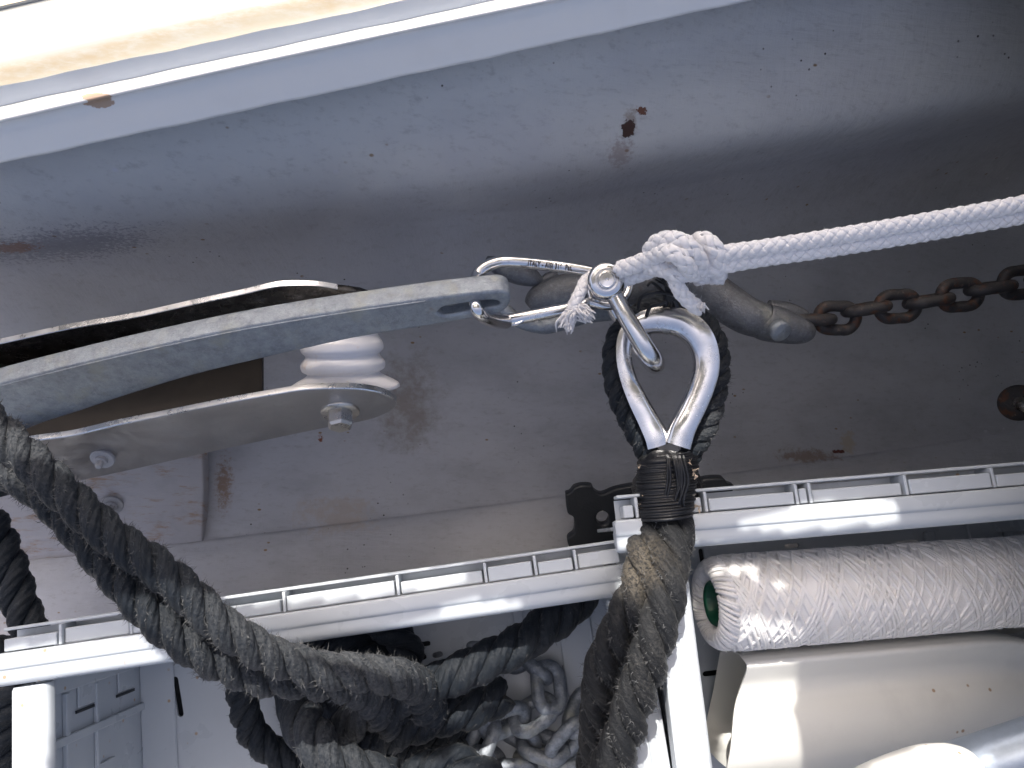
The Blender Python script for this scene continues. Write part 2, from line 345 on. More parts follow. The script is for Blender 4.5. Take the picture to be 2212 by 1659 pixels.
THREAD = m_simple('black_whipping_twine', (.010, .011, .014), .38, ns=200, bs=.4)

# ------------------------------------------------------------------ the setting: locker wall and deck
def loft(rows, mat, name, sub_u=1, sub_v=1, uvv=None, parent=None, smooth=True, noise=None):
    G = np.array(rows, float)                                # (rows, cols, 3) world
    a = np.array([catmull(r, (G.shape[1] - 1) * sub_u + 1) for r in G]) if sub_u > 1 else G
    vv = np.arange(G.shape[0], dtype=float) if uvv is None else np.array(uvv, float)
    if sub_v > 1:
        a = np.stack([catmull(a[:, j], (G.shape[0] - 1) * sub_v + 1) for j in range(a.shape[1])], 1); vv = np.interp(np.linspace(0, G.shape[0] - 1, a.shape[0]), np.arange(G.shape[0]), vv)
    if noise is not None: a = noise(a)
    n, k = a.shape[:2]; V = a.reshape(-1, 3); i = np.arange(n - 1)[:, None]; j = np.arange(k - 1)[None]
    Fq = np.stack([i * k + j, (i + 1) * k + j, (i + 1) * k + j + 1, i * k + j + 1], -1).reshape(-1, 4)
    U = np.stack(np.broadcast_arrays(np.arange(k)[None] / k, vv[:, None]), -1).reshape(-1, 2)
    return mesh(name, V, Fq, mat, parent, smooth, uv=U)
def zt(x, z): return z - max(0, min(1, (x - 900) / 1500)) * .12 * max(0, min(1, (.45 - z) / .12))
hr = [[Q(x, y, zt(x, z)) for x, y in r] for r, z in HR]
hr[0] = [p + np.array([0, .03, .006]) for p in hr[0]]          # runs on under the deck
def hull_noise(a):
    x, y = a[..., 0], a[..., 1]; a = a.copy()
    a[..., 2] += .0020 * np.sin(x * 23 + y * 11) * np.sin(y * 31 - x * 7) + .0010 * np.sin(x * 71 + 2 * y * 40)
    return a
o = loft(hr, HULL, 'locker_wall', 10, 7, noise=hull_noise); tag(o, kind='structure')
# deck: rows run along the edge of the opening; y offsets in px from the bright edge line, with a level each
def edge_line(x): k = [0, 347, 713, 1182]; v = [260, 178, 101, 0]; c = np.polyfit(k, v, 2); return np.polyval(c, x) if x < 1700 else np.polyval(c, 1700) + (x - 1700) * -.185
def lip_line(x):
    c = np.polyfit([0, 399, 768, 1018, 1481, 1607], [351, 260, 184, 132, 28, 0], 2); return np.polyval(c, x) if x < 1900 else np.polyval(c, 1900) + (x - 1900) * -.21
DX = [-1200, -600, -250, 0, 200, 400, 600, 800, 1000, 1200, 1400, 1600, 1900, 2300, 2800]
DZ = .60
def drow(f, z, wig=0): return [Q(x, f(x) if wig == 0 else f(x) + wig * (math.sin(x * .021) + .6 * math.sin(x * .047 + 1)), z) for x in DX]
far = [p + np.array([.2, 2.2, 0]) for p in drow(lambda x: edge_line(x) - 260, DZ)]
rows = [far, drow(lambda x: edge_line(x) - 246, DZ - .0035), drow(lambda x: edge_line(x) - 240, DZ - .0045), drow(lambda x: edge_line(x) - 232, DZ - .0055), drow(lambda x: edge_line(x) - 170, DZ - .007), drow(lambda x: edge_line(x) - 110, DZ - .0085), drow(lambda x: edge_line(x) - 75, DZ - .0105),
        drow(lambda x: edge_line(x) - 40, DZ - .0115), drow(lambda x: edge_line(x) - 20, DZ - .0108), drow(lambda x: edge_line(x) - 8, DZ - .0092), drow(lambda x: edge_line(x), DZ - .0086), drow(lambda x: edge_line(x) + 6, DZ - .0105),
        drow(lambda x: edge_line(x) + 12, DZ - .0155)]
lipz = DZ - .032
rows += [drow(lambda x: lip_line(x) - 3, lipz + .003, 0), drow(lambda x: lip_line(x), lipz, 0), [p + np.array([0, .004, -.0015]) for p in drow(lip_line, lipz)], [p + np.array([0, .012, .004]) for p in drow(lip_line, lipz)], [p + np.array([0, .03, .03]) for p in drow(lip_line, lipz)]]
uvv = [0, 0, 0, .3, 1.2, 2.3, 2.5, 3.9, 4.5, 4.9, 5.1, 5.5, 6, 7, 7.2, 7.4, 7.6, 8]
def lipnoise(a):
    a = a.copy(); x = a[..., 0]; v = np.array([.0004 * (np.sin(x[i] * 70) + .7 * np.sin(x[i] * 160 + 1)) * (1 if i >= len(a) - 5 * 3 - 2 else 0) for i in range(len(a))]); a[..., 2] += v; return a
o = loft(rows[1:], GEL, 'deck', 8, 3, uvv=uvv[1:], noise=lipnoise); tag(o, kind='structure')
NSK = MT('beige_nonskid', (.50, .42, .30), .6); NSK.bump(NSK.vor(420), .6, .001); NSK = NSK.done()
o = loft([rows[0], [p + np.array([0, .0, 0]) for p in rows[1]]], NSK, 'foredeck'); tag(o, kind='structure')
# near side of the deck around the opening (behind and under the photographer)
A = Acc()
def slab(A, x0, x1, y0, y1, z0, z1): A.add(*boxv((x0, y0, z0), (x1 - x0, 0, 0), (0, y1 - y0, 0), (0, 0, z1 - z0), .006))
slab(A, -2.4, 2.4, -2.6, -.80, DZ - .05, DZ); slab(A, -2.4, -1.25, -.796, .28, DZ - .05, DZ + .003); slab(A, .345, 2.4, -.796, .56, DZ - .03, DZ + .012)
slab(A, -1.2, 1.0, -.88, -.84, .18, DZ - .054)
tag(A.build('near_deck', GEL, smooth=False), kind='structure')

# ------------------------------------------------------------------ rope builders
def hairs(S, n, length, rad, seed=0, lean=.6):
    """short stray fibres on surface points S = (points, outward normals, tangents)"""
    r = np.random.default_rng(seed); pts, nor, tan = S; k = r.integers(0, len(pts), n); p = pts[k]; d = nor[k] + tan[k] * r.normal(0, lean, (n, 1)) + r.normal(0, .5, (n, 3)); d /= np.linalg.norm(d, axis=1)[:, None]
    L = length * r.uniform(.3, 1.2, (n, 1)); e = np.cross(d, r.normal(0, 1, (n, 3))); e /= np.linalg.norm(e, axis=1)[:, None] + 1e-9; e *= rad
    bend = r.normal(0, .45, (n, 3)); q = p + d * L * .5; t = p + d * L + bend * L * .5
    V = np.stack([p - e, p + e, q + e * .7, q - e * .7, t], 1).reshape(-1, 3); b = np.arange(n)[:, None] * 5
    Fs = [tuple(x) for x in np.concatenate([b + [0, 1, 2], b + [0, 2, 3], b + [3, 2, 4]])]
    return V, Fs
def rope3(name, pts, dia_px, mat, label, group, pitch=2.25, hand=1, fuzz=900, hl=.0035, seed=1, parent=None, cat='rope', up=None, strands=3, fz=None, yarns=7, phase=0, flat=1., pxr=True, wob=0.):
    q = catmull(pts, 160); W = np.array([P(*a[:3]) for a in q]); rr = dia_px / 2 if np.isscalar(dia_px) else None
    rad = np.array([(a[3] if len(a) > 3 else dia_px) / 2 / F * a[2] for a in q])
    D = np.c_[W, rad]; D, s = resample(D, .0011); W, rad = D[:, :3], D[:, 3]; R0 = rad.mean(); T, N, B = frames(W)
    rs = np.random.default_rng(seed)
    if wob: 
        ph = rs.uniform(0, 6, 4); W = W + N * (wob * (np.sin(s * 60 + ph[0]) + .6 * np.sin(s * 133 + ph[1])))[:, None] + B * (wob * (np.sin(s * 71 + ph[2])))[:, None]
    own = parent is None; root = thing(name, W[len(W) // 2], label, cat, group) if own else parent
    pts_, nor_, tan_ = [], [], []
    for k in range(strands):
        phi = hand * (2 * np.pi * s / (pitch * 2 * R0)) + 2 * np.pi * k / strands + phase; o_ = .56
        c = W + (rad * o_)[:, None] * (np.cos(phi)[:, None] * N + np.sin(phi)[:, None] * B); r1 = rad * .50
        T1 = np.gradient(c, axis=0); T1 /= np.linalg.norm(T1, axis=1)[:, None]
        out = np.cos(phi)[:, None] * N + np.sin(phi)[:, None] * B; out = out - T1 * (out * T1).sum(1)[:, None]; out /= np.linalg.norm(out, axis=1)[:, None]; side = np.cross(T1, out)
        seg = 34; th = np.linspace(0, 2 * np.pi, seg, endpoint=False); tw = -hand * s / (R0 * 1.5)
        m = 1 + .13 * np.abs(np.sin((th[None] + tw[:, None]) * yarns / 2)) - .09; m = m * (1 + .03 * np.sin(s * 260 + k * 2)[:, None])
        prof = np.stack([np.cos(th)[None] * m * .96, np.sin(th)[None] * m * 1.06], -1)
        V, Fl, U = tube(c, r1, prof=prof, fr=(T1, out, side)); U[:, 1] = U[:, 1] + np.r_[np.repeat(tw, seg), 0, 0] / (2 * np.pi)
        mesh('strand', V, Fl, mat, root, uv=U)
        VV = V[:len(c) * seg].reshape(len(c), seg, 3)[:, ::3][:, :4]; nn = (VV - c[:, None]); nn /= np.linalg.norm(nn, axis=2)[..., None]; pts_.append(VV.reshape(-1, 3)); nor_.append(nn.reshape(-1, 3)); tan_.append(np.repeat(T1[:, None], VV.shape[1], 1).reshape(-1, 3))
    if fuzz:
        V, Fs = hairs((np.concatenate(pts_), np.concatenate(nor_), np.concatenate(tan_)), fuzz, hl, .00017, seed); tag(mesh('loose_fibres', V, Fs, fz or FUZZ, root, smooth=False), kind='stuff')
    return root
def braid(name, pts, dia_px, mat, root, seed=2, lay=1.15, fuzz=200, hl=.003):
    """round braid: four cords each way passing over and under each other, round a core"""
    q = catmull(pts, 160); W = np.array([P(*a[:3]) for a in q]); rad = np.array([(a[3] if len(a) > 3 else dia_px) / 2 / F * a[2] for a in q])
    D, s = resample(np.c_[W, rad], .0009); W, rad = D[:, :3], D[:, 3]; T, N, B = frames(W); R0 = rad.mean(); wv = 2 * np.pi / (R0 * 2 * 2.4 * lay); A = Acc()
    V, Fl, U = tube(W, rad * .66, 12); A.add(V, Fl, U); pts_, nor_, tan_ = [], [], []
    for sg in (1, -1):
        for k in range(4):
            phi = sg * wv * s + 2 * np.pi * k / 4 + .4; h = sg * .12 * np.cos(4 * wv * s); c = W + (rad * (.74 + h))[:, None] * (np.cos(phi)[:, None] * N + np.sin(phi)[:, None] * B)
            T1 = np.gradient(c, axis=0); T1 /= np.linalg.norm(T1, axis=1)[:, None]; out = np.cos(phi)[:, None] * N + np.sin(phi)[:, None] * B; out -= T1 * (out * T1).sum(1)[:, None]; out /= np.linalg.norm(out, axis=1)[:, None]
            th = np.linspace(0, 2 * np.pi, 10, endpoint=False); prof = np.stack([np.cos(th) * .22, np.sin(th) * .46], 1)
            V, Fl, U = tube(c, rad, prof=prof, fr=(T1, out, np.cross(T1, out))); A.add(V, Fl, U); pts_.append(c + out * .2 * rad[:, None]); nor_.append(out); tan_.append(T1)
    o = A.build(name, mat, root)
    if fuzz: V, Fs = hairs((np.concatenate(pts_), np.concatenate(nor_), np.concatenate(tan_)), fuzz, hl, .00009, seed, 1.); tag(mesh('loose_fibres', V, Fs, FUZZW, root, smooth=False), kind='stuff')
    return o
def link_mesh(c, ax, nrm, L, Wd, r, name, mat, root, sq=1.0, seed=0):
    """chain link: outer length L along ax, outer width Wd, wire radius r, flat in the plane normal to nrm"""
    ax = np.asarray(ax, float); ax /= np.linalg.norm(ax); nrm = np.asarray(nrm, float); nrm -= ax * nrm.dot(ax); nrm /= np.linalg.norm(nrm); sd = np.cross(nrm, ax)
    hr_ = Wd / 2 - r; hl_ = L / 2 - r - hr_; p = []
    for t in np.linspace(-90, 90, 13): p.append(c + ax * (hl_ + hr_ * math.cos(R(t))) + sd * hr_ * math.sin(R(t)))
    for t in np.linspace(90, 270, 13): p.append(c + ax * (-hl_ + hr_ * math.cos(R(t))) + sd * hr_ * math.sin(R(t)))
    p = np.array(p); q = np.vstack([p, p[:1]]); D, s = resample(q, .0022); D = D[:-1]
    rr = r * (1 + .03 * np.sin(np.arange(len(D)) * .9 + seed)); V, Fl, U = tube(D, rr, 14, closed=True, up=nrm)
    return mesh(name, V, Fl, mat, root)

# ------------------------------------------------------------------ anchor shank (galvanised bar from the left)
nS = cv(.135, -.79, .60); OS = P(500, 740, .495)
top = [(-260, 905), (-100, 858), (0, 829), (120, 798), (253, 766), (400, 733), (521, 708), (640, 687), (768, 667), (921, 645), (1040, 631), (1082, 628), (1100, 634), (1104, 644), (1102, 656), (1094, 668), (1076, 678), (1060, 684)]
low = [(1018, 690), (921, 706), (768, 731), (650, 757), (566, 776), (417, 812), (278, 854), (174, 889), (69, 924), (-60, 985), (-260, 1080)]
slot = sub([(945, 676), (960, 664), (1010, 656), (1060, 650), (1078, 654), (1076, 662), (1040, 668), (1000, 676), (962, 682), (945, 676)], 4)[:-1]
t_ = thing('anchor_shank', P(520, 740, .5), 'curved galvanised anchor shank lying across the roller with a slot in its end', 'anchor')
plate('shank', sub(top, 4) + sub(low, 4), OS, nS, .0165, GALV, t_, [slot], bev=.0022, res=3)
# thin raised seam along the edge of the bar
A = Acc(); A.add(*tube(np.array([PL(x, y + 5, OS, nS) + nS * .0002 for x, y in sub(top[:10], 8)]), .0007, 6)); A.build('seam', GALV, t_)

# ------------------------------------------------------------------ bow roller bracket
t_ = thing('bow_roller_bracket', P(430, 900, .55), 'stainless bow roller bracket of two side plates under the anchor shank', 'bracket')
BR = m_steel('brushed_stained_stainless', (.42, .42, .44), .36, .55)
BRD = m_steel('dark_reflection_stainless', (.10, .095, .09), .22, .4)  # dark reflection on the inner face put into the metal colour
nP = cv(.125, -.85, .50); OP = P(430, 930, .54)
pt = [(-300, 1062), (-120, 1010), (0, 972), (69, 954), (156, 942), (250, 920), (347, 901), (440, 882), (521, 866), (600, 852), (660, 843), (729, 840), (790, 843), (832, 853), (856, 868), (852, 882), (825, 897), (793, 908), (740, 918), (694, 926), (560, 954), (434, 981), (243, 1024), (69, 1059), (0, 1075), (-300, 1160)]
plate('side_plate', sub(pt, 3), OP, nP, .0052, BR, t_, bev=.0005)
nU = cv(.14, -.89, .43); OU = P(300, 720, .545)
pu = [(-300, 812), (0, 744), (144, 713), (288, 688), (420, 659), (521, 638), (580, 624), (618, 619), (680, 619), (729, 626), (800, 640), (830, 690), (760, 720), (500, 780), (0, 880), (-300, 930)]
plate('side_plate', sub(pu, 3), OU, nU, .0050, BRD, t_, bev=.0005)
EDGE = m_steel('edge_sky_glint', (.80, .80, .80), .28, .5)  # sky reflection along the plate edges, put into a brighter steel
for pp, OO_, nn_, th_ in ((pt[1:15], OP, nP, .0052), (pu[1:10], OU, nU, .0050)):
    n1 = nn_ / np.linalg.norm(nn_); c_ = np.array([PL(x, y, OO_, nn_) for x, y in sub(pp, 6)]) - n1 * th_ / 2; T1 = np.gradient(c_, axis=0); T1 /= np.linalg.norm(T1, axis=1)[:, None]; o1 = np.cross(n1, T1); o1 *= np.sign(o1[0] @ cv(0, 1, 0))
    k_ = len(c_); V = np.concatenate([c_ + n1 * a_ + o1 * b_ for a_, b_ in ((-.0024, .0001), (-.0020, .0006), (.0020, .0006), (.0024, .0001))]); Fl = [(r_ * k_ + i, r_ * k_ + i + 1, ((r_ + 1) % 4) * k_ + i + 1, ((r_ + 1) % 4) * k_ + i) for r_ in range(4) for i in range(k_ - 1)]
    mesh('plate_edge_glint', V, Fl, EDGE, t_, smooth=False)
# floor of the channel between the plates
WEB = m_simple('stained_brown_channel', (.04, .034, .030), .45, .5, ns=25, bs=.2, var=.7)
V = [P(-300, 830, .60), P(566, 650, .60), P(566, 856, .575), P(-300, 1030, .575)]; V += [v + cv(0, 0, -.004) for v in V]
A = Acc(); A.add(V, [(0, 3, 2, 1), (4, 5, 6, 7), (0, 1, 5, 4), (1, 2, 6, 5), (2, 3, 7, 6), (3, 0, 4, 7)]); A.build('channel_floor', WEB, t_, smooth=False)
def hexbolt(name, x, y, O, n, wpx, L, washer, mat, root, d=.54, wr=1.35, head=.6):
    c = PL(x, y, O, n); n = n / np.linalg.norm(n); a = np.cross(n, cv(0, .2, 1)); a /= np.linalg.norm(a); b = np.cross(n, a); r = wpx / 2 / F * d
    A = Acc(); th = [R(60 * k + 12) for k in range(6)]
    ring = lambda z, rr: [c + n * z + rr * (math.cos(t) * a + math.sin(t) * b) for t in th]
    z0 = .0018; V = ring(z0, r) + ring(z0 + L * .82, r) + ring(z0 + L, r * .84) + [c + n * (z0 + L)]
    Fl = [(k, (k + 1) % 6, 6 + (k + 1) % 6, 6 + k) for k in range(6)] + [(6 + k, 6 + (k + 1) % 6, 12 + (k + 1) % 6, 12 + k) for k in range(6)] + [(12 + k, 12 + (k + 1) % 6, 18) for k in range(6)]
    bo = thing(name, c, None, None) if False else mesh(name, np.array(V), Fl, mat, root, smooth=False)
    if washer:
        V, Fl = lathe([(-.001, 0), (-.001, r * wr * 1.05), (.0006, r * wr * 1.05), (.0017, r * wr), (.0018, r * .7), (.0018, 0)], c, n, 32)
        mesh('washer', V, Fl, mat, root)
    return bo
NUT = m_steel('dull_stainless', (.55, .53, .50), .30, .5)
hexbolt('bolt_head', 735, 889, OP, nP, 56, .0115, True, NUT, t_, wr=1.42)
def dome(name, x, y, O, n, rpx, mat, root, d=.55, hgt=1.0, flange=1.9):
    c = PL(x, y, O, n); n = n / np.linalg.norm(n); r = rpx / F * d
    pr = [(-.001, 0), (-.001, r * flange), (.0012, r * flange), (.0018, r * (flange - .15)), (.0018, r * 1.15), (.004, r * 1.12), (.0045, r * .75), (.008 * hgt, r * .72), (.0095 * hgt, r * .5), (.0098 * hgt, 0)]
    V, Fl = lathe(pr, c, n, 28); o = mesh(name, V, Fl, mat, root); return sm(o, 30)
PAINTED = m_simple('grey_painted_metal', (.36, .36, .38), .5, 0, ns=90, bs=.3, var=.35)
dome('plate_bolt', 222, 990, OP, cv(.05, -.62, .78), 11, PAINTED, t_, flange=2.3)
# white roller
PL_W = MT('stained_white_nylon', (.78, .78, .80), .3); PL_W.mix(PL_W.math('MULTIPLY', PL_W.ramp(PL_W.noise(45, 6, .7), .55, .72), .6), (.60, .42, .28)); PL_W.b.inputs['Subsurface Weight'].default_value = .15; PL_W.b.inputs['Subsurface Radius'].default_value = (.01, .01, .01); PL_W = PL_W.done()
def rp(px, d=.585): return px / F * d
prof = [(-.052, rp(76)), (-.045, rp(80)), (-.038, rp(75)), (-.0355, rp(76)), (-.031, rp(83)), (-.026, rp(84)), (-.0225, rp(76)), (-.0205, rp(77)), (-.016, rp(86)), (-.011, rp(84)), (-.0085, rp(74)), (-.006, rp(80)), (-.002, rp(100)), (.001, rp(112)), (.0035, rp(114))]
q = [(-.052, 0)] + [tuple(v) for v in catmull(prof, 90)] + [(.0045, rp(110)), (.0045, 0)]
axr = cv(.03, -.97, -.12); Or = P(744, 829, .565)
V, Fl = lathe(q, Or, axr, 64); ro = mesh('roller', V, Fl, PL_W, t_)
# wooden pad screwed to the locker wall
PAD = m_hull_pad = None
mp = MT('white_painted_pad', (.44, .43, .45), .5); mp.mix(mp.math('MULTIPLY', mp.ramp(mp.noise(26, 6, .7, co=mp.coords(scale=(1, 4, 1), rot=.15)), .50, .68), .85), (.33, .21, .12)); mp.mix(mp.math('MULTIPLY', mp.ramp(mp.noise(60, 5), .5, .7), .3), (.33, .33, .35)); mp.bump(mp.noise(30, 5, .6, co=mp.coords(scale=(1, 5, 1), rot=.15)), .5, .003); PAD = mp.done()
t_ = thing('mounting_pad', P(200, 1100, .66), 'white painted rectangular pad with rust streaks on the locker wall below the bracket', 'pad')
nW = cv(.03, -.18, .98); OW = P(250, 1100, .755)
plate('pad_board', [(-400, 1095), (120, 1000), (437, 955), (440, 1060), (437, 1172), (230, 1196), (0, 1219), (-400, 1262)], OW, nW, .016, PAD, t_, bev=.002, res=3)
dome('pad_bolt', 240, 1092, OW, cv(.25, -.45, .85), 13, PAINTED, t_, d=.72, flange=2.0)
# dark strip painting in the shade between plate and pad
A = Acc(); A.add(*boxv(P(-200, 1105, .70), cv(.24, .062, 0), cv(0, -.008, 0), cv(0, 0, -.004))); tag(A.build('shadow_gap_strip', RUBBER, t_, smooth=False), 'dark strip standing in for the shadow between plate and pad')

# ------------------------------------------------------------------ fittings beyond: swivel, galvanised shackle, rusty chain
t_ = thing('chain_connector', P(1600, 670, .6), 'dull grey galvanised swivel connector holding the end of the rusty chain', 'swivel')
A = Acc(); A.add(*rod([(1290, 618, .64, 38), (1380, 606, .64, 42), (1450, 600, .635, 45), (1510, 616, .63, 46), (1560, 648, .625, 43), (1610, 680, .62, 41), (1652, 695, .62, 38)], 70, 28)); A.build('swivel_arm', GALVD, t_)
A = Acc(); A.add(*rod([(1650, 694, .62, 38.5), (1654, 696, .62, 40), (1680, 702, .62, 39), (1715, 711, .62, 33), (1742, 717, .62, 25), (1756, 720, .62, 14), (1760, 721, .62, 5)], 50, 28)); A.build('swivel_jaw', GALVD, t_)
A = Acc(); A.add(*rod([(1660, 668, .632, 20), (1700, 672, .632, 20), (1735, 684, .632, 16), (1748, 690, .632, 6)], 20, 14)); A.build('swivel_cheek', GALVD, t_)
c = P(1687, 717, .588); V, Fl = lathe([(-.006, 0), (-.006, .0085), (.0006, .0085), (.0016, .0070), (.0018, 0)], c, cv(.25, -.55, .8), 28); mesh('pin_head', V, Fl, GALV, t_)
ch = thing('rusty_chain', P(1950, 660, .625), 'rusty iron chain running to the right along the locker wall', 'chain')
dC = .628; s_ = dC / F
for k, (x, y, dx, dy, face) in enumerate([(1753, 690, 1, -.02, 0), (1808, 687, 1, .02, 1), (1871, 667, 1, -.16, 0), (1939, 662, 1, -.06, 1), (2006, 650, 1, -.16, 0), (2074, 637, 1, -.08, 1), (2140, 622, 1, -.15, 0), (2206, 610, 1, -.12, 1), (2272, 597, 1, -.15, 0), (2340, 585, 1, -.1, 1)]):
    ax = cv(dx, -dy, .03 * (-1) ** k); n_ = cv(-.1, -.1, 1) if face else cv(.1, 1, .12)
    link_mesh(P(x, y, dC), ax, n_, 108 * s_, 76 * s_, 12.4 * s_, 'chain_link', RUST, ch, seed=k)
t_ = thing('galvanised_shackle', P(1220, 640, .6), 'lumpy galvanised shackle behind the carabiner at the end of the shank', 'shackle')
A = Acc(); A.add(*rod([(1050, 560, .60, 8), (1080, 575, .60, 22), (1120, 588, .598, 27), (1150, 600, .598, 20), (1170, 606, .60, 10), (1185, 600, .602, 12), (1204, 594, .603, 9)], 50, 18)); A.build('shackle_lug', GALVD, t_)
A = Acc(); A.add(*rod([(1150, 668, .605, 24), (1170, 650, .603, 36), (1210, 634, .60, 40), (1270, 628, .60, 42), (1340, 622, .605, 40), (1400, 612, .61, 38)], 60, 24)); A.build('shackle_body', GALVD, t_)
A = Acc(); A.add(*rod([(1040, 600, .60, 12), (1062, 628, .592, 13), (1085, 662, .59, 14), (1115, 690, .592, 15), (1150, 703, .596, 15), (1180, 704, .60, 18), (1215, 694, .602, 20), (1270, 676, .606, 22), (1330, 668, .61, 22), (1390, 640, .615, 22)], 80, 18)); A.build('shackle_bow', GALV, t_)
t_ = thing('deck_bolt', P(2200, 868, .66), 'dark rusty eye bolt with washer on the wall at the right edge', 'bolt')
c = P(2200, 870, .69)
V, Fl = lathe([(-.004, 0), (-.004, .016), (.001, .017), (.003, .0155), (.0035, .010), (.004, 0)], c, cv(-.5, -.1, .9), 32); mesh('washer', V, Fl, RUST, t_)
V, Fl = lathe([(0, 0), (0, .0065)] + [(.004 + .0015 * k, .0062 - .0008 * (k % 2)) for k in range(10)] + [(.020, .004), (.0205, 0)], c, cv(-.1, -.2, .98), 24); mesh('threaded_stud', V, Fl, NUT, t_)

# ------------------------------------------------------------------ carabiner
t_ = thing('carabiner', P(1190, 625, .55), 'polished stainless carabiner hooked through the end of the anchor shank', 'carabiner')
body = [(1300, 592, .552, 11), (1282, 588, .552, 11.2), (1240, 580, .552, 11.5), (1180, 572, .552, 11.5), (1120, 566, .550, 11.5), (1080, 566, .549, 11.5), (1047, 578, .550, 11.5), (1030, 598, .548, 11.5), (1026, 618, .535, 11.5), (1028, 641, .511, 11.5), (1027, 661, .495, 12), (1039, 680, .498, 12.5), (1060, 691, .512, 13), (1082, 695, .529, 13), (1093, 696, .536, 12.5)]
body = [(a, b, c, r * 1.17) for a, b, c, r in body]
A = Acc(); A.add(*rod(body, 170, 28)); sm(A.build('frame', STEEL, t_), 40)
W = np.array([P(1096, 692, .539), P(1250, 662, .546)]); A = Acc(); 
g0, g1 = W; gd = (g1 - g0) / np.linalg.norm(g1 - g0); rg = 13.6 / F * .545
V, Fl = lathe([(0, 0), (0, rg * .92), (.0006, rg), (np.linalg.norm(g1 - g0), rg), (np.linalg.norm(g1 - g0) + .0005, rg * .9), (np.linalg.norm(g1 - g0) + .0005, 0)], g0, gd, 32); sm(mesh('gate', V, Fl, STEEL, t_), 35)
A.add(*boxv(P(1086, 678, .537), cv(.0032, .0002, 0), cv(.001, -.010, 0), cv(0, 0, -.012), .0006)); A.add(*rod([(1092, 702, .539, 4), (1112, 700, .538, 5), (1126, 695, .538, 5), (1134, 690, .538, 3)], 16, 10)); sm(A.build('gate_latch', STEEL, t_), 35)
A = Acc(); A.add(*rod([(1250, 662, .548, 9), (1262, 657, .548, 10), (1272, 652, .549, 10), (1290, 656, .549, 10.5), (1310, 660, .550, 10.5), (1335, 656, .551, 10.5), (1352, 640, .552, 10.5), (1360, 616, .554, 11), (1352, 592, .554, 11), (1330, 580, .553, 11), (1300, 584, .552, 11), (1284, 600, .552, 11), (1276, 625, .551, 10), (1280, 645, .550, 10)], 110, 22)); sm(A.build('eye', STEEL, t_), 40)
# stamped lettering
fc = bpy.data.curves.new('t', 'FONT'); fc.body = 'ITALY - AISI 316  Pat.'; fc.size = .0052; fc.extrude = .00015; fc.space_character = 1.15; fc.offset = .00022
to = bpy.data.objects.new('t', fc); COL.objects.link(to); me0 = to.evaluated_get(bpy.context.evaluated_depsgraph_get()).to_mesh()
TV = np.array([list(v.co) for v in me0.vertices]); TF = [list(p.vertices) for p in me0.polygons]; bpy.data.objects.remove(to)
wid = TV[:, 0].max(); p0, p1 = P(1140, 574, .552 - 17.5 / F * .552), P(1236, 585, .552 - 16.3 / F * .552); X = (p1 - p0); sc = np.linalg.norm(X) / wid; X /= np.linalg.norm(X); Y = np.cross(cv(0, .12, 1), X); Y /= np.linalg.norm(Y); Z = np.cross(X, Y)
INK = MT('etched_lettering', (.035, .035, .04), .6, .3).done()
V = p0 + X * TV[:, :1] * sc + Y * TV[:, 1:2] * sc * 1.9 + Z * (TV[:, 2:3] + .0002); mesh('stamped_lettering', V, TF, INK, t_, smooth=False)
A = Acc(); c = P(1131.5, 571.5, .552 - 15.3 / F * .552)
A.add(*tube(np.array([c + X * .0026 * math.cos(a) + Y * .0018 * math.sin(a) for a in np.linspace(0, 6.283, 25)[:-1]]), .00022, 6, closed=True)); A.add(*tube(np.array([c - X * .0016 - Y * .0008, c + X * .0001 + Y * .0002, c - X * .0001 - Y * .0006, c + X * .0017 + Y * .0008]), .0002, 5)); A.build('stamped_emblem', INK, t_)

# ------------------------------------------------------------------ bow shackle through carabiner and thimble
t_ = thing('bow_shackle', P(1360, 680, .53), 'polished stainless bow shackle with round pin head joining carabiner and thimble', 'shackle')
arm = [(1318, 628, .522, 17), (1334, 650, .520, 16), (1352, 683, .518, 16.5), (1376, 724, .517, 17.5), (1396, 756, .518, 18.5), (1410, 775, .523, 18.5), (1416, 786, .534, 18), (1410, 786, .550, 17), (1396, 770, .561, 16.5), (1372, 735, .566, 16.5), (1350, 700, .567, 16), (1330, 668, .567, 16), (1318, 640, .566, 16), (1312, 612, .565, 16)]
arm = [(a, b, c, r * 1.15) for a, b, c, r in arm]
A = Acc(); A.add(*rod(arm, 160, 28)); sm(A.build('bow', STEEL, t_), 40)
nb = cv(-.02, .02, 1)
def boss(x, y, d, rpx, th, name):
    c = P(x, y, d); r = rpx / F * d; e = .0035
    V, Fl = lathe([(-th, 0), (-th, r - e), (-th + e * .3, r - e * .3), (-th + e, r), (-e, r), (-e * .3, r - e * .3), (0, r - e), (.0003, r * .62), (-.0012, r * .60), (-.0012, 0)], c, nb, 56); return sm(mesh(name, V, Fl, STEEL, t_), 45)
boss(1311, 604, .512, 41, .0125, 'boss'); boss(1316, 612, .562, 37, .012, 'boss')
c = P(1311, 604, .5095); r = 20 / F * .51
V, Fl = lathe([(-.05, 0), (-.05, r * .8), (-.004, r * .8), (-.004, r * 1.0), (.0003, r * 1.0), (.0012, r * .93), (.0014, r * .80), (.0010, r * .74), (.0011, r * .18), (.0005, r * .12), (.0004, 0)], c, nb, 48); sm(mesh('pin', V, Fl, STEEL, t_), 30)

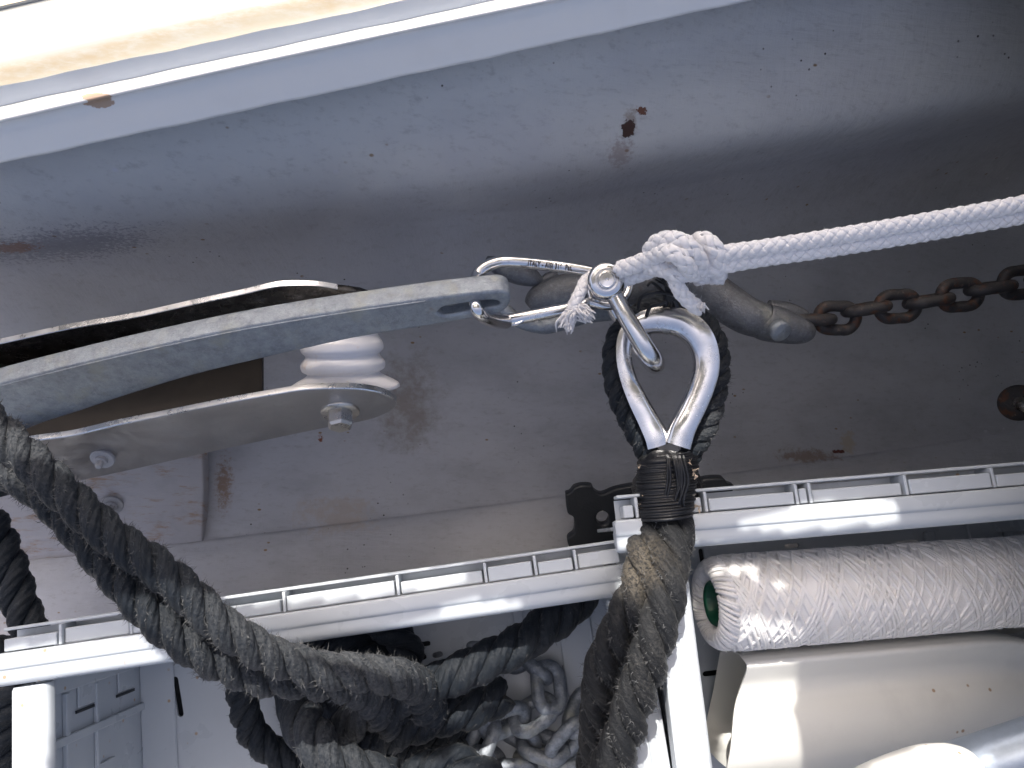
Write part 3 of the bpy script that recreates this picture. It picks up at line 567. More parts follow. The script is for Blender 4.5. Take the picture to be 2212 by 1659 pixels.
# ------------------------------------------------------------------ thimble
t_ = thing('thimble', P(1440, 800, .54), 'polished heart shaped steel thimble in the eye of the black rope', 'thimble')
TH = m_steel('worn_polished_stainless', (.74, .74, .75), .17, .34)
tc = [(1423, 962, .536, 27), (1416, 940, .536, 26), (1398, 905, .537, 23), (1376, 862, .538, 21), (1356, 815, .540, 18), (1347, 770, .541, 17), (1352, 730, .542, 19), (1372, 706, .542, 22), (1404, 694, .542, 26), (1440, 692, .541, 28), (1476, 700, .540, 29), (1506, 724, .538, 28), (1523, 760, .537, 26), (1525, 800, .536, 25), (1513, 842, .535, 25), (1494, 885, .534, 25), (1474, 925, .533, 26), (1462, 962, .533, 27)]
W, rr = pxpath(tc, 180); T, N, B = frames(W, up=cv(0, 0, 1)); 
cen = P(1440, 810, .54); sgn = np.sign(((W - cen) * np.cross(T, cv(0, 0, 1))).sum(1)); outw = np.cross(T, cv(0, 0, 1)); outw *= np.where((outw * (W - cen)).sum(1) > 0, 1, -1)[:, None]; outw /= np.linalg.norm(outw, axis=1)[:, None]
Zv = np.broadcast_to(cv(0, 0, 1), W.shape)
# C-shaped channel: rounded face towards the hole, open outwards
pr = [(1.0, .72), (.55, .98), (.0, 1.02), (-.55, .82), (-.95, .40), (-1.05, 0), (-1.05, -.6), (-.9, -1.3), (-.4, -1.85), (.3, -2.1), (1.0, -2.05), (1.0, -1.85), (.3, -1.85), (-.2, -1.6), (-.6, -1.1), (-.68, -.5), (-.62, 0), (-.35, .40), (.2, .58), (.95, .50)]
prq = np.array(pr); prq[:, 0] *= 1.0; V = W[:, None] + rr[:, None, None] * (prq[None, :, :1] * outw[:, None] + prq[None, :, 1:] * .72 * Zv[:, None])
n, k = V.shape[:2]; Fl = [(i * k + j, i * k + (j + 1) % k, (i + 1) * k + (j + 1) % k, (i + 1) * k + j) for i in range(n - 1) for j in range(k)]
Fl += [tuple(range(k))[::-1], tuple((n - 1) * k + j for j in range(k))]
sm(mesh('channel', V.reshape(-1, 3), Fl, TH, t_), 50)
# ------------------------------------------------------------------ black mooring rope from the thimble down into the crates
rp_ = thing('spliced_rope', P(1400, 1200, .54), 'worn black rope hanging from the thimble, its two legs bound with black twine', 'rope')
eye = [(1468, 1010, .548), (1500, 965, .548), (1528, 915, .548), (1546, 855, .549), (1553, 795, .551), (1543, 735, .553), (1516, 692, .555), (1478, 668, .556), (1440, 662, .557), (1400, 668, .557), (1362, 690, .556), (1332, 735, .555), (1326, 790, .553), (1336, 850, .551), (1360, 910, .549), (1388, 960, .548), (1415, 1010, .548)]
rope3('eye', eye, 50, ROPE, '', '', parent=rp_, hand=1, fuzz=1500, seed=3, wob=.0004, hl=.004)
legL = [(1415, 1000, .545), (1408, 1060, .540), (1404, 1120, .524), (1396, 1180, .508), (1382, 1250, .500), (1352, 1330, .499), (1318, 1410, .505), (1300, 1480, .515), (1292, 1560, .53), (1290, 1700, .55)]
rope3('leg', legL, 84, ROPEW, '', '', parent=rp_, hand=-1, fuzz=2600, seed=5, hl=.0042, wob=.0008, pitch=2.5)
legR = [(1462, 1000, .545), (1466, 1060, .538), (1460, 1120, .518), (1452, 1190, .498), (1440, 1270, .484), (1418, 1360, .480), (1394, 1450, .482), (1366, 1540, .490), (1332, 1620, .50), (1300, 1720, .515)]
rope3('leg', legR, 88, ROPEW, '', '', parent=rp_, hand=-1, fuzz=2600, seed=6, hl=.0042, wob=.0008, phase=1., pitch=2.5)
# twine whipping
wp = thing('twine_whipping', P(1440, 1050, .53), 'tight black twine binding round the rope just under the thimble', 'twine')
n = 1500; t = np.linspace(0, 1, n); ctr = catmull([(1444, 982, .534), (1442, 1020, .530), (1438, 1060, .524), (1436, 1118, .514)], n)
turns = 31; rs = np.random.default_rng(5); jit = np.interp(t * turns, np.arange(turns + 2), rs.normal(0, .10, turns + 2)); ang = 2 * np.pi * turns * t
wx = np.interp(t, [0, .12, .3, .6, .85, 1], [44, 60, 62, 60, 58, 52]) / F * .53; V = []
for i in range(n):
    c = P(*ctr[i]); rw = 1 + .03 * math.sin(ang[i] * .37) ; V.append(c + cv(math.cos(ang[i]) * wx[i] * rw, math.sin(ang[i] + .0) * .0016 + (jit[i]) * .004 + math.cos(ang[i]) * .0018, math.sin(ang[i]) * (.019 + .0012 * math.sin(i * .01)) * rw))
A = Acc(); A.add(*tube(np.array(V), .00125, 7)); rs = np.random.default_rng(8)
for k in range(9):                                            # loose end strands lying down over the turns
    x0 = 1446 + k * 4.2 + rs.normal(0, 2); dd = .507 - .0006 * k
    A.add(*rod([(x0 - 4, 984, .517, 2.6), (x0, 996, dd, 2.8), (x0 + 3 + rs.normal(0, 3), 1040, dd - .002, 2.8), (x0 + rs.normal(0, 6), 1085, dd - .002, 2.8), (x0 - 4 + rs.normal(0, 8), 1116, dd + .002, 2.4)], 26, 7))
A.build('winding', THREAD, wp)
A = Acc(); A.add(*rod([(1442, 985, .533, 40), (1440, 1010, .530, 52), (1438, 1060, .527, 54), (1436, 1112, .521, 48)], 20, 20)); A.build('bound_core', THREAD, wp)
A = Acc()
for k in range(16):                                           # pale chafed tufts peeping out
    x, y = rs.choice([1388, 1396, 1490, 1496]) + rs.normal(0, 5), rs.choice([1010, 1070, 1098, 1105]) + rs.normal(0, 8); p = P(x, y, .513); 
    for q_ in range(3): A.add([p, p + cv(*rs.normal(0, .0022, 3)), p + cv(rs.normal(0, .0015), rs.normal(0, .0015), .001)], [(0, 1, 2)])
tag(A.build('chafed_tuft', MT('pale_tuft', (.55, .45, .34), .7).done(), wp, smooth=False), kind='stuff')
# black frayed twine ends above the thimble
t_ = thing('frayed_twine', P(1430, 630, .53), 'frayed black twine ends sticking up between thimble and white knot', 'twine')
A = Acc(); rs = np.random.default_rng(9)
for pts in [[(1455, 672, .545, 5), (1448, 640, .53, 5), (1440, 615, .52, 4), (1432, 592, .515, 2.5)], [(1470, 680, .545, 6), (1458, 645, .53, 6), (1446, 618, .52, 5), (1422, 596, .512, 3)], [(1440, 676, .545, 5), (1436, 640, .53, 5), (1426, 625, .525, 4), (1408, 610, .52, 3), (1398, 618, .52, 3)], [(1462, 640, .525, 3), (1425, 632, .52, 3.5), (1398, 634, .52, 3.5), (1382, 646, .525, 4), (1378, 668, .53, 4)], [(1440, 650, .525, 4), (1420, 658, .525, 4), (1404, 664, .528, 4), (1396, 684, .53, 4)]] + [[(1450 + rs.normal(0, 8), 650, .53, 3), (1445 + rs.normal(0, 6), 620, .522, 3), (1436 + rs.normal(0, 10), 595 + rs.normal(0, 6), .514, 1.5)] for _ in range(14)]: A.add(*rod(pts, 26, 7))
A.build('twine_ends', THREAD, t_)

# ------------------------------------------------------------------ white braided line and knot
wl = thing('white_line', P(1800, 540, .5), 'white braided line doubled and knotted, running taut to the upper right', 'rope')
braid('standing_part', [(2420, 395, .455), (2212, 440, .462), (2000, 478, .468), (1800, 512, .474), (1640, 537, .478), (1560, 548, .480), (1520, 560, .486)], 37, WCORD, wl, fuzz=260)
braid('standing_part', [(2420, 424, .462), (2212, 466, .468), (2000, 504, .474), (1800, 537, .479), (1640, 560, .483), (1560, 575, .485), (1515, 585, .49)], 35, WCORD, wl, seed=4, fuzz=420)
braid('knot_turn', [(1548, 600, .500), (1554, 575, .486), (1545, 540, .478), (1522, 520, .482), (1504, 528, .496), (1520, 560, .505), (1540, 590, .503)], 40, WCORD, wl, seed=5)
braid('knot_turn', [(1515, 600, .500), (1512, 575, .482), (1498, 545, .472), (1470, 522, .472), (1432, 520, .480), (1408, 540, .490), (1412, 570, .500)], 40, WCORD, wl, seed=6)
braid('knot_turn', [(1338, 583, .510), (1372, 572, .500), (1410, 556, .488), (1440, 545, .474), (1468, 556, .468), (1486, 578, .474), (1500, 594, .488)], 38, WCORD, wl, seed=7)
braid('knot_turn', [(1400, 575, .498), (1430, 580, .488), (1460, 592, .482), (1480, 590, .486), (1470, 565, .49)], 38, WCORD, wl, seed=8, fuzz=100)
braid('knot_turn', [(1345, 604, .522), (1380, 592, .512), (1415, 580, .502), (1450, 575, .498), (1500, 560, .492), (1540, 565, .490)], 36, WCORD, wl, seed=9, fuzz=100)
braid('tail', [(1444, 575, .490), (1456, 600, .486), (1470, 630, .488), (1490, 652, .492), (1512, 668, .496)], 33, WCORD, wl, seed=10, fuzz=120)
braid('tail', [(1290, 592, .540), (1266, 606, .530), (1254, 630, .524), (1243, 652, .522), (1234, 672, .522)], 27, WCORD, wl, seed=11, fuzz=160)
rs = np.random.default_rng(12)
for (x, y, dx, dy, n) in [(1236, 668, -10, 38, 110), (1246, 660, 22, 26, 90), (1508, 662, 8, 9, 20)]:
    A = Acc()
    for k in range(n):
        ex, ey = x + dx + rs.normal(0, 8), y + dy + rs.normal(0, 7); A.add(*rod([(x + rs.normal(0, 5), y + rs.normal(0, 3), .522 if x < 1400 else .494, 2.6), ((x + ex) / 2 + rs.normal(0, 6), (y + ey) / 2 + rs.normal(0, 4), (.520 if x < 1400 else .492) + rs.normal(0, .003), 2.4), (ex, ey, (.522 if x < 1400 else .494) + rs.normal(0, .004), 1.5)], 7, 5))
    tag(A.build('frayed_end', WCORD, wl), kind='stuff')

# ------------------------------------------------------------------ black rubber mat with scalloped edge
t_ = thing('rubber_mat', P(1300, 1110, .72), 'black interlocking rubber mat with a round hole behind the crates', 'mat')
nm = cv(0, -.2, 1); Om = P(1300, 1120, .695)
mt = [(1222, 1068), (1232, 1064), (1240, 1054), (1256, 1049), (1278, 1050), (1284, 1060), (1300, 1068), (1326, 1058), (1352, 1052), (1372, 1050), (1384, 1062), (1440, 1060), (1500, 1050), (1520, 1036), (1560, 1033), (1572, 1044), (1588, 1052), (1586, 1070), (1640, 1120), (1400, 1330), (1250, 1240), (1232, 1190), (1226, 1165), (1240, 1150), (1240, 1120), (1226, 1108)]
plate('mat_sheet', sub(mt + mt[:1], 4)[:-1], Om, nm, .012, RUBBER, t_, [cpx(1302, 1120, 14, 15)], bev=.002)

# ------------------------------------------------------------------ folding crates
def crate(name, label, O, ex, ey, Lx, Ly, H, slots, ribs, il=.010, ir=.010, bl=.020):
    """O: far left top corner of the rim, ex along the far rim, ey towards the viewer's side; H deep; open at the top"""
    t = thing(name, O, label, 'crate', 'folding crates'); ex = np.array([*ex, 0.]); ex /= np.linalg.norm(ex); ey = np.array([ex[1], -ex[0], 0.]); up = np.array([0, 0, 1.])
    # rim: four profiled bars (flat top with a step and a rounded inner nose)
    prof = [(0, -.012), (.0, -.002), (.002, 0), (.0095, .0004), (.0115, -.0010), (.0125, -.0012), (.0185, -.0016), (.0215, -.0040), (.0225, -.0080), (.0210, -.0105), (.0180, -.011), (.0178, -.014)]
    def bar(p, along, inw, L, nm, sc=1., drop=0.):
        q = catmull(prof, 40) * [sc, sc]; ts = np.array([0, .002, .5 * L, L - .002, L]); shr = [.001, 0, 0, 0, .001]; V = []
        for u, sh in zip(ts, shr): V += [p + along * u + inw * (min(max(a, sh), .0225 * sc - sh)) + up * (b - sh - drop) for a, b in q]
        k = len(q); Fl = [(i * k + j, (i + 1) * k + j, (i + 1) * k + (j + 1) % k, i * k + (j + 1) % k) for i in range(len(ts) - 1) for j in range(k)] + [tuple(range(k)), tuple((len(ts) - 1) * k + j for j in range(k))[::-1]]
        return sm(mesh(nm, np.array(V), Fl, CRATE, t), 38)
    OO = np.array(O, float); b = bl
    far = bar(OO, ex, ey, Lx, 'rim')
    bar(OO + ey * .0235 + ex * 0.004, ey, ex, Ly - .05, 'rim', 1.15, .004) if False else None
    for sx, px_, dr in ((1, OO + ex * il + ey * .0245, 0.006), (-1, OO + ex * (Lx - ir) + ey * .0245, .006)): bar(px_ , ey, ex * sx, Ly - .0265, 'rim', 1.12, dr)
    # outer ribbed flange under the far rim, and on the outside of the side walls
    A = Acc(); fw = .017
    A.add(*boxv(OO + ex * .004 - ey * fw - up * .022, ex * (Lx - .008), ey * .0022, up * .015, .0005))
    A.add(*boxv(OO + ex * .004 - ey * (fw - .003) - up * .024, ex * (Lx - .008), ey * (fw - .0034), up * .002))
    A.build('flange', CRATE, t, smooth=False)
    for u in ribs: A = Acc(); A.add(*boxv(OO + ex * u - ey * (fw - .0025) - up * .0215, ex * .0022, ey * (fw - .003), up * (.0185), .0004)); A.build('rib', CRATE, t, smooth=False)
    for i, (u, v) in enumerate(zip([.004] + list(ribs), list(ribs) + [Lx - .004])):
        A = Acc(); hgt = (.003, .0055, .002)[i % 3]; A.add(*boxv(OO + ex * (u + .003) - ey * (fw * (.55 + .1 * (i % 2))) - up * .0215, ex * (v - u - .0045), ey * fw * (.5 + .1 * (i % 2)), up * (.0215 - hgt), .0006)); A.build('ledge', CRATE, t, smooth=False)
    # walls
    w = .003; zf = -H
    A = Acc(); A.add(*boxv(OO + ex * .006 + ey * .004 + up * (zf), ex * (Lx - .012), ey * w, up * (H - .0125), .0005)); A.build('end_wall', CRATE, t, smooth=False)
    for sx, x0, nm in ((1, il + .006, 'side_wall'), (-1, Lx - ir - .006 - w, 'side_wall')):
        A = Acc(); o0 = OO + ex * x0 + ey * .0075 + up * zf; A.add(*boxv(o0, ex * w, ey * (Ly - .02), up * (H - .024), .0005))
        iu = ex * sx; xi = x0 + (w if sx > 0 else 0)
        for (a0, a1, z0, z1, dp) in ((.0, .028, 0, H - .03, .006), (.060, .066, 0, H - .03, .004), (.03, Ly - .03, H - .055, H - .050, .0035), (.03, Ly - .03, H * .45, H * .45 + .004, .003), (.14, .146, 0, H - .03, .004)):
            oo = OO + ex * xi + iu * .0002 + ey * (.008 + a0) + up * (zf + z0); A.add(*boxv(oo if sx > 0 else oo + iu * dp, (ex * dp), ey * (a1 - a0), up * (z1 - z0), .0005))
        A.build(nm, CRATE, t, smooth=False)
        for (a0, z0) in ((.034, H - .095), (.034, H - .155), (.10, H - .12)):
            B_ = Acc(); oo = OO + ex * xi + iu * .0004 + ey * a0 + up * (zf + z0); B_.add(*boxv(oo if sx > 0 else oo - ex * .0018, ex * .0018, ey * .018, up * .026, .0006)); B_.build('latch', CRATE, t, smooth=False)
            B_ = Acc(); oo = OO + ex * xi + iu * .0003 + ey * (a0 + .0195) + up * (zf + z0 - .002); B_.add(*boxv(oo if sx > 0 else oo - ex * .0012, ex * .0012, ey * .0022, up * .030)); B_.build('latch_gap', RUBBER, t, smooth=False)
    # floor with slots
    zf_ = O[2] - H + .004; Of = np.array([O[0], O[1], zf_]); c = [OO + ex * a + ey * bq + up * (zf + .004) for a, bq in ((il + .009, .008), (Lx - ir - .009, .008), (Lx - ir - .009, Ly - .02), (il + .009, Ly - .02))]
    hs = []
    for (x0, y0, x1, y1, r) in slots:
        a = np.array([x0, y0]); b_ = np.array([x1, y1]); d = (b_ - a) / np.linalg.norm(b_ - a); n_ = np.array([-d[1], d[0]]); an = math.atan2(d[1], d[0])
        o_ = [tuple(b_ + r * np.array([math.cos(an + q), math.sin(an + q)])) for q in np.linspace(-1.57, 1.57, 6)] + [tuple(a + r * np.array([math.cos(an + q), math.sin(an + q)])) for q in np.linspace(1.57, 4.71, 6)]
        hs.append(o_)
    plate('floor', np.array(c), Of, np.array([0, 0, 1.]), .003, CRATE, t, hs, bev=.0004)
    A = Acc()                                                  # moulded steps along the floor edges
    for (a0, a1, b0, b1, h) in ((.019, .050, .008, Ly - .03, .0025), (Lx - .050, Lx - .019, .008, Ly - .03, .0025), (.052, Lx - .052, .008, .022, .002), (.075, .085, .03, .05, .004), (Lx - .09, Lx - .08, .03, .05, .004)):
        A.add(*boxv(OO + ex * a0 + ey * b0 + up * (zf + .0045), ex * (a1 - a0), ey * (b1 - b0), up * h, .0012))
    A.build('floor_step', CRATE, t, smooth=False)
    return t
def lineup(xa, ya, xb, yb, z): a, b = Q(xa, ya, z), Q(xb, yb, z); return a, b
zA = .455; a, b = lineup(-20, 1416, 1359, 1216, zA); LA = np.linalg.norm(b - a)
crA = crate('folding_crate', 'pale grey plastic crate at lower left holding coiled black rope and chain', a, (b - a)[:2], None, LA, .36, .175,
    [(378, 1468, 390, 1542, 6.5), (228, 1452, 230, 1474, 5), (1040, 1302, 1042, 1330, 5), (890, 1396, 925, 1390, 5.5), (905, 1422, 915, 1419, 6.5), (940, 1416, 950, 1413, 6.5), (1120, 1412, 1150, 1406, 6)],
    [LA * v for v in (.10, .21, .45, .63, .77, .85, .915)], ir=-.006)
zB = .485; a, b = lineup(1328, 1124, 2520, 1024, zB); LB = np.linalg.norm(b - a)
crB = crate('folding_crate', 'pale grey plastic crate at lower right holding the wound cartridge and cream fairing', a, (b - a)[:2], None, LB * 1.0, .34, .165,
    [(1514, 1190, 1518, 1215, 5), (1524, 1456, 1560, 1452, 6), (2129, 1126, 2136, 1154, 6.5), (1938, 1176, 1980, 1172, 7), (2140, 1392, 2188, 1384, 7), (1700, 1180, 1722, 1178, 5)],
    [LB * v for v in (.04, .165, .33, .355, .53, .69, .85)], il=.023)

# ------------------------------------------------------------------ ropes of the left side
mr = thing('mooring_rope', P(400, 1300, .5), 'thick black rope in two parallel lays falling from the left edge into the left crate', 'rope')
l1 = [(-110, 830, .452), (-30, 905, .449), (38, 968, .447), (120, 1046, .446), (198, 1120, .446), (270, 1180, .446), (335, 1222, .446), (398, 1276, .446), (478, 1350, .448), (540, 1392, .456), (600, 1422, .468), (685, 1446, .485), (765, 1453, .50), (850, 1462, .52), (905, 1485, .55), (930, 1540, .58)]
l2 = [(-110, 890, .456), (-40, 950, .455), (20, 1018, .455), (76, 1052, .456), (132, 1101, .456), (190, 1168, .455), (251, 1240, .454), (314, 1312, .452), (373, 1368, .455), (434, 1410, .461), (498, 1442, .474), (575, 1464, .490), (690, 1472, .51), (780, 1490, .54), (850, 1560, .58)]
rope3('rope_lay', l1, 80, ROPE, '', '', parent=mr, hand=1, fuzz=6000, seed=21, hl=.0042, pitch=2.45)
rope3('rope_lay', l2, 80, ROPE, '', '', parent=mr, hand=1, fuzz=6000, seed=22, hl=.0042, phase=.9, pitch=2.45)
G = 'black ropes coiled in and behind the left crate'
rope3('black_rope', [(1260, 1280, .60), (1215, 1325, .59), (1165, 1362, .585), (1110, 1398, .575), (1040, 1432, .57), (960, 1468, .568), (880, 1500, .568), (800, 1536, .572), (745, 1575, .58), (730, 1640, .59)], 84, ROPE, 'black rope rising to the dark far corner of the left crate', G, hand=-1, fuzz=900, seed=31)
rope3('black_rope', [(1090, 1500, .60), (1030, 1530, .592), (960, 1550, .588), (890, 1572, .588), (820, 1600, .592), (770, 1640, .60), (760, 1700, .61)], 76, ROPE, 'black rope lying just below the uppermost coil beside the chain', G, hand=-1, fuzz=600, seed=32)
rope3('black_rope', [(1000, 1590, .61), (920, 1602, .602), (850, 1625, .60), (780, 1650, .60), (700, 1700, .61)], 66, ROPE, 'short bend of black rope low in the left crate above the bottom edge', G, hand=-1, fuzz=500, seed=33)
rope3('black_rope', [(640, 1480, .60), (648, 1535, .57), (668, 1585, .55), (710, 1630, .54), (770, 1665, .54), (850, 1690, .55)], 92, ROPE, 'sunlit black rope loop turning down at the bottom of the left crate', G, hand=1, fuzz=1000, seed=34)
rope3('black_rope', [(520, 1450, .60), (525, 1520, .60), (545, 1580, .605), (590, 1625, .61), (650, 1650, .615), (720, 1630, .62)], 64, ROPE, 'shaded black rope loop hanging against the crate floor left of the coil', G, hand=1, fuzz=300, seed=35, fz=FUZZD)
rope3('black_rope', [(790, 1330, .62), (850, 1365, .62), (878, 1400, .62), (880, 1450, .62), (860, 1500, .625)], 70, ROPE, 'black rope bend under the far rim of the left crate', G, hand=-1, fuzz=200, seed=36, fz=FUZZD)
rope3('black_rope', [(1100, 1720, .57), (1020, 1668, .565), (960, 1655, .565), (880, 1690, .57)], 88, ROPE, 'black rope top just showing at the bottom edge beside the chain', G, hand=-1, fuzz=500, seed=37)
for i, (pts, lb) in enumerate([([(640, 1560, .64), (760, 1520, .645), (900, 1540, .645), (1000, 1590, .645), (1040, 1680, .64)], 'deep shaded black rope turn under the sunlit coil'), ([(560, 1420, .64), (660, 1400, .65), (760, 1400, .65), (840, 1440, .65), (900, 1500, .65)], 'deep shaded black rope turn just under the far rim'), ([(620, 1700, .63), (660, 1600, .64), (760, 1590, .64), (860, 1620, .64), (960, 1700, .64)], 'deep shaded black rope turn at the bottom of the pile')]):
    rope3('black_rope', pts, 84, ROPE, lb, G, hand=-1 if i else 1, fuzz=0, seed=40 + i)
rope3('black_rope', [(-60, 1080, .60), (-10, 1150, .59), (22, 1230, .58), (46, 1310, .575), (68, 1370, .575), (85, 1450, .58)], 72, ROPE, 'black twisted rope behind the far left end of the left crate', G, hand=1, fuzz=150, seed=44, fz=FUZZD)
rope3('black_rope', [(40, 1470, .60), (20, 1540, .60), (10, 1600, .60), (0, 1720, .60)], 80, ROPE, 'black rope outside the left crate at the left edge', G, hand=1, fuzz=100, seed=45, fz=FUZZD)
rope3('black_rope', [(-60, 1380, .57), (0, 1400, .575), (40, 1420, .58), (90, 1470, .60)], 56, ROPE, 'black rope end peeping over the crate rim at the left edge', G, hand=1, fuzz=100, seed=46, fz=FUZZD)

# ------------------------------------------------------------------ galvanised chain in the crate
CH = m_galv('pale_zinc_chain', (.30, .33, .37), -.05, (.06, .07, .09))
ch = thing('galvanised_chain', P(1150, 1560, .68), 'pale galvanised chain heaped in the left crate beside the black rope', 'chain')
def chain_run(pts, roll0, Lp=122, Wp=84, rp_=14.5):
    q = catmull(pts, 200); W = np.array([P(*a) for a in q]); s_ = np.mean([a[2] for a in pts]) / F; step = (Lp - 2 * rp_ * 2) * s_ * 1.03
    D = np.r_[0, np.cumsum(np.linalg.norm(np.diff(W, axis=0), axis=1))]; n_l = int(D[-1] / step)
    for k in range(n_l + 1):
        c = np.array([np.interp(k * step, D, W[:, i]) for i in range(3)]); a0 = np.array([np.interp(max(0, k * step - step * .5), D, W[:, i]) for i in range(3)]); a1 = np.array([np.interp(k * step + step * .5, D, W[:, i]) for i in range(3)])
        ax = a1 - a0 + 1e-6; ax /= np.linalg.norm(ax); u0 = np.cross(ax, cv(0, 0, 1)); u0 /= np.linalg.norm(u0); v0 = np.cross(ax, u0); an = R(roll0 + 90 * (k % 2) + 7 * math.sin(k * 2.3))
        link_mesh(c, ax, u0 * math.cos(an) + v0 * math.sin(an), Lp * s_, Wp * s_, rp_ * s_, 'chain_link', CH, ch, seed=k)
chain_run([(985, 1395, .695), (1080, 1402, .69), (1150, 1440, .665), (1186, 1490, .648), (1150, 1545, .642), (1085, 1560, .632), (1040, 1600, .622), (1036, 1680, .612), (1050, 1760, .61)], 62)
chain_run([(1060, 1545, .665), (1130, 1590, .655), (1200, 1620, .642), (1240, 1580, .64), (1262, 1520, .655)], 30)
chain_run([(960, 1560, .69), (1010, 1620, .66), (1080, 1660, .65), (1150, 1650, .65), (1220, 1670, .645), (1270, 1640, .65)], 48)
chain_run([(1090, 1460, .69), (1150, 1520, .69), (1230, 1480, .69), (1215, 1400, .69)], 40)

# ------------------------------------------------------------------ contents of the right crate
YARN = MT('off_white_yarn', (.74, .73, .73), .8); YARN.mix(YARN.math('MULTIPLY', YARN.ramp(YARN.noise(60, 4), .45, .7), .3), (.62, .58, .52)); YARN.bump(YARN.noise(700, 3), .5, .0006); YARN.b.inputs['Sheen Weight'].default_value = .2; YARN = YARN.done()
ca = thing('string_wound_cartridge', P(1850, 1285, .54), 'white string wound filter cartridge with a green core lying in the right crate', 'filter cartridge')
p0, p1 = P(1532, 1304, .535), P(2345, 1243, .583); axc = p1 - p0; Lc = np.linalg.norm(axc); axc /= Lc; rc = 99 / F * .535
A_ = np.cross(axc, cv(0, 0, 1)); A_ /= np.linalg.norm(A_); B2 = np.cross(axc, A_)
def cylp(u, th, r): return p0 + axc * u + r * (np.cos(th)[..., None] * A_ + np.sin(th)[..., None] * B2) if np.ndim(th) else p0 + axc * u + r * (math.cos(th) * A_ + math.sin(th) * B2)
V, Fl = lathe([(.012, rc * .45), (.003, rc * .52), (.0, rc * .70), (.003, rc * .86), (.010, rc * .955), (.02, rc * .975), (Lc - .02, rc * .975), (Lc - .004, rc * .9), (Lc, rc * .7), (Lc + .001, rc * .5)], p0, axc, 64)
A = Acc(); A.add(V, Fl); rs = np.random.default_rng(3)
NW = 44; up_ = 0
for k in range(NW):                                           # one crossing pass each: to the right, then back
    sg = 1 if k % 2 else -1; th0 = rs.uniform(0, 2 * np.pi); turns = Lc / (.100 + rs.normal(0, .003)); n = int(Lc / .0022); u = np.linspace(.0, Lc, n)
    th = th0 + sg * 2 * np.pi * turns * u / Lc + .05 * np.sin(u * 60 + k); endr = np.interp(u, [0, .004, .012, .02, Lc - .012, Lc], [.72, .9, .985, 1, .985, .85]); 
    W = p0 + axc * u[:, None] + (rc * endr * (.985 + .012 * (k / NW)) )[:, None] * (np.cos(th)[:, None] * A_ + np.sin(th)[:, None] * B2); A.add(*tube(W, .0012 + rs.uniform(0, .0003), 6))
for k in range(60):                                           # yarn turning over the rounded end
    th = 2 * np.pi * k / 60 + rs.normal(0, .03); pp = []
    for f in np.linspace(0, 1, 8):
        a_ = math.pi * f * .95; u = .010 - .012 * math.sin(a_); r_ = rc * (.50 + .47 * (1 - math.cos(a_)) / 2 + .0); pp.append(p0 + axc * u + r_ * (math.cos(th + f * .5) * A_ + math.sin(th + f * .5) * B2))
    A.add(*tube(np.array(pp), .0014, 6))
A.build('winding', YARN, ca)
n = 2500; th = rs.uniform(0, 6.283, n); u = rs.uniform(0, Lc, n); nr = np.cos(th)[:, None] * A_ + np.sin(th)[:, None] * B2
V, Fs = hairs((p0 + axc * u[:, None] + nr * rc, nr, np.broadcast_to(axc, nr.shape)), 2500, .0035, .00009, 5); tag(mesh('loose_fibres', V, Fs, FUZZW, ca, smooth=False), kind='stuff')
V, Fl = lathe([(.030, rc * .40), (.004, rc * .40), (.002, rc * .46), (.004, rc * .50), (.02, rc * .52)], p0, axc, 40); mesh('core', V, Fl, m_simple('green_plastic', (.01, .10, .055), .4), ca)
# cream fairing: an open S-section channel
CREAM = m_plastic('cream_plastic', (.74, .735, .70), .35, .35)
sec = [(1555, 1408), (1570, 1403), (1590, 1412), (1604, 1424), (1613, 1438), (1611, 1456), (1603, 1478), (1595, 1502), (1588, 1528), (1584, 1556), (1581, 1590), (1577, 1625), (1570, 1662), (1566, 1700)]
dd = [.585, .572, .552, .538, .533, .537, .543, .544, .540, .535, .532, .532, .535, .545]
back = [(1572, 1660, .545), (1548, 1640, .57), (1526, 1612, .60), (1523, 1580, .615), (1530, 1540, .62), (1541, 1490, .615), (1548, 1450, .605), (1555, 1410, .59)]
fr = np.array([P(x, y, d) for (x, y), d in zip(sec, dd)]); fr = catmull(fr, 60)
fa = thing('cream_fairing', P(1850, 1520, .55), 'cream plastic fairing with an S curved open end lying below the wound cartridge', 'fairing')
dirv = (P(2400, 1352, .60) - P(1600, 1424, .545)); Lf = np.linalg.norm(dirv); dirv /= Lf; rowsF = []
for f in np.linspace(0, 1, 40):
    e = min(1, max(0, (f - .60) / .34)); sh = 1 - math.sqrt(max(0, 1 - e * e)); q = fr + dirv * Lf * f; tgt = P(2200, 1640, .58) + (fr[-8] - fr[-8]); q = q + cv(0, -.075 * sh, -.010 * sh)[None] * np.linspace(1.15, .1, len(fr))[:, None]; rowsF.append(q)
Vo = np.array(rowsF); nrm_in = cv(.12, .25, -1) / np.linalg.norm(cv(.12, .25, -1)) * .0022; Vi = Vo + nrm_in; n, k = Vo.shape[:2]; V = np.vstack([Vo.reshape(-1, 3), Vi.reshape(-1, 3)]); m_ = n * k
Fl = [(i * k + j, i * k + j + 1, (i + 1) * k + j + 1, (i + 1) * k + j) for i in range(n - 1) for j in range(k - 1)] + [(m_ + i * k + j, m_ + (i + 1) * k + j, m_ + (i + 1) * k + j + 1, m_ + i * k + j + 1) for i in range(n - 1) for j in range(k - 1)]
Fl += [(j, m_ + j, m_ + j + 1, j + 1) for j in range(k - 1)] + [(i * k, (i + 1) * k, m_ + (i + 1) * k, m_ + i * k) for i in range(n - 1)] + [((n - 1) * k + j, (n - 1) * k + j + 1, m_ + (n - 1) * k + j + 1, m_ + (n - 1) * k + j) for j in range(k - 1)]
sm(mesh('front_shell', V, Fl, CREAM, fa), 50)
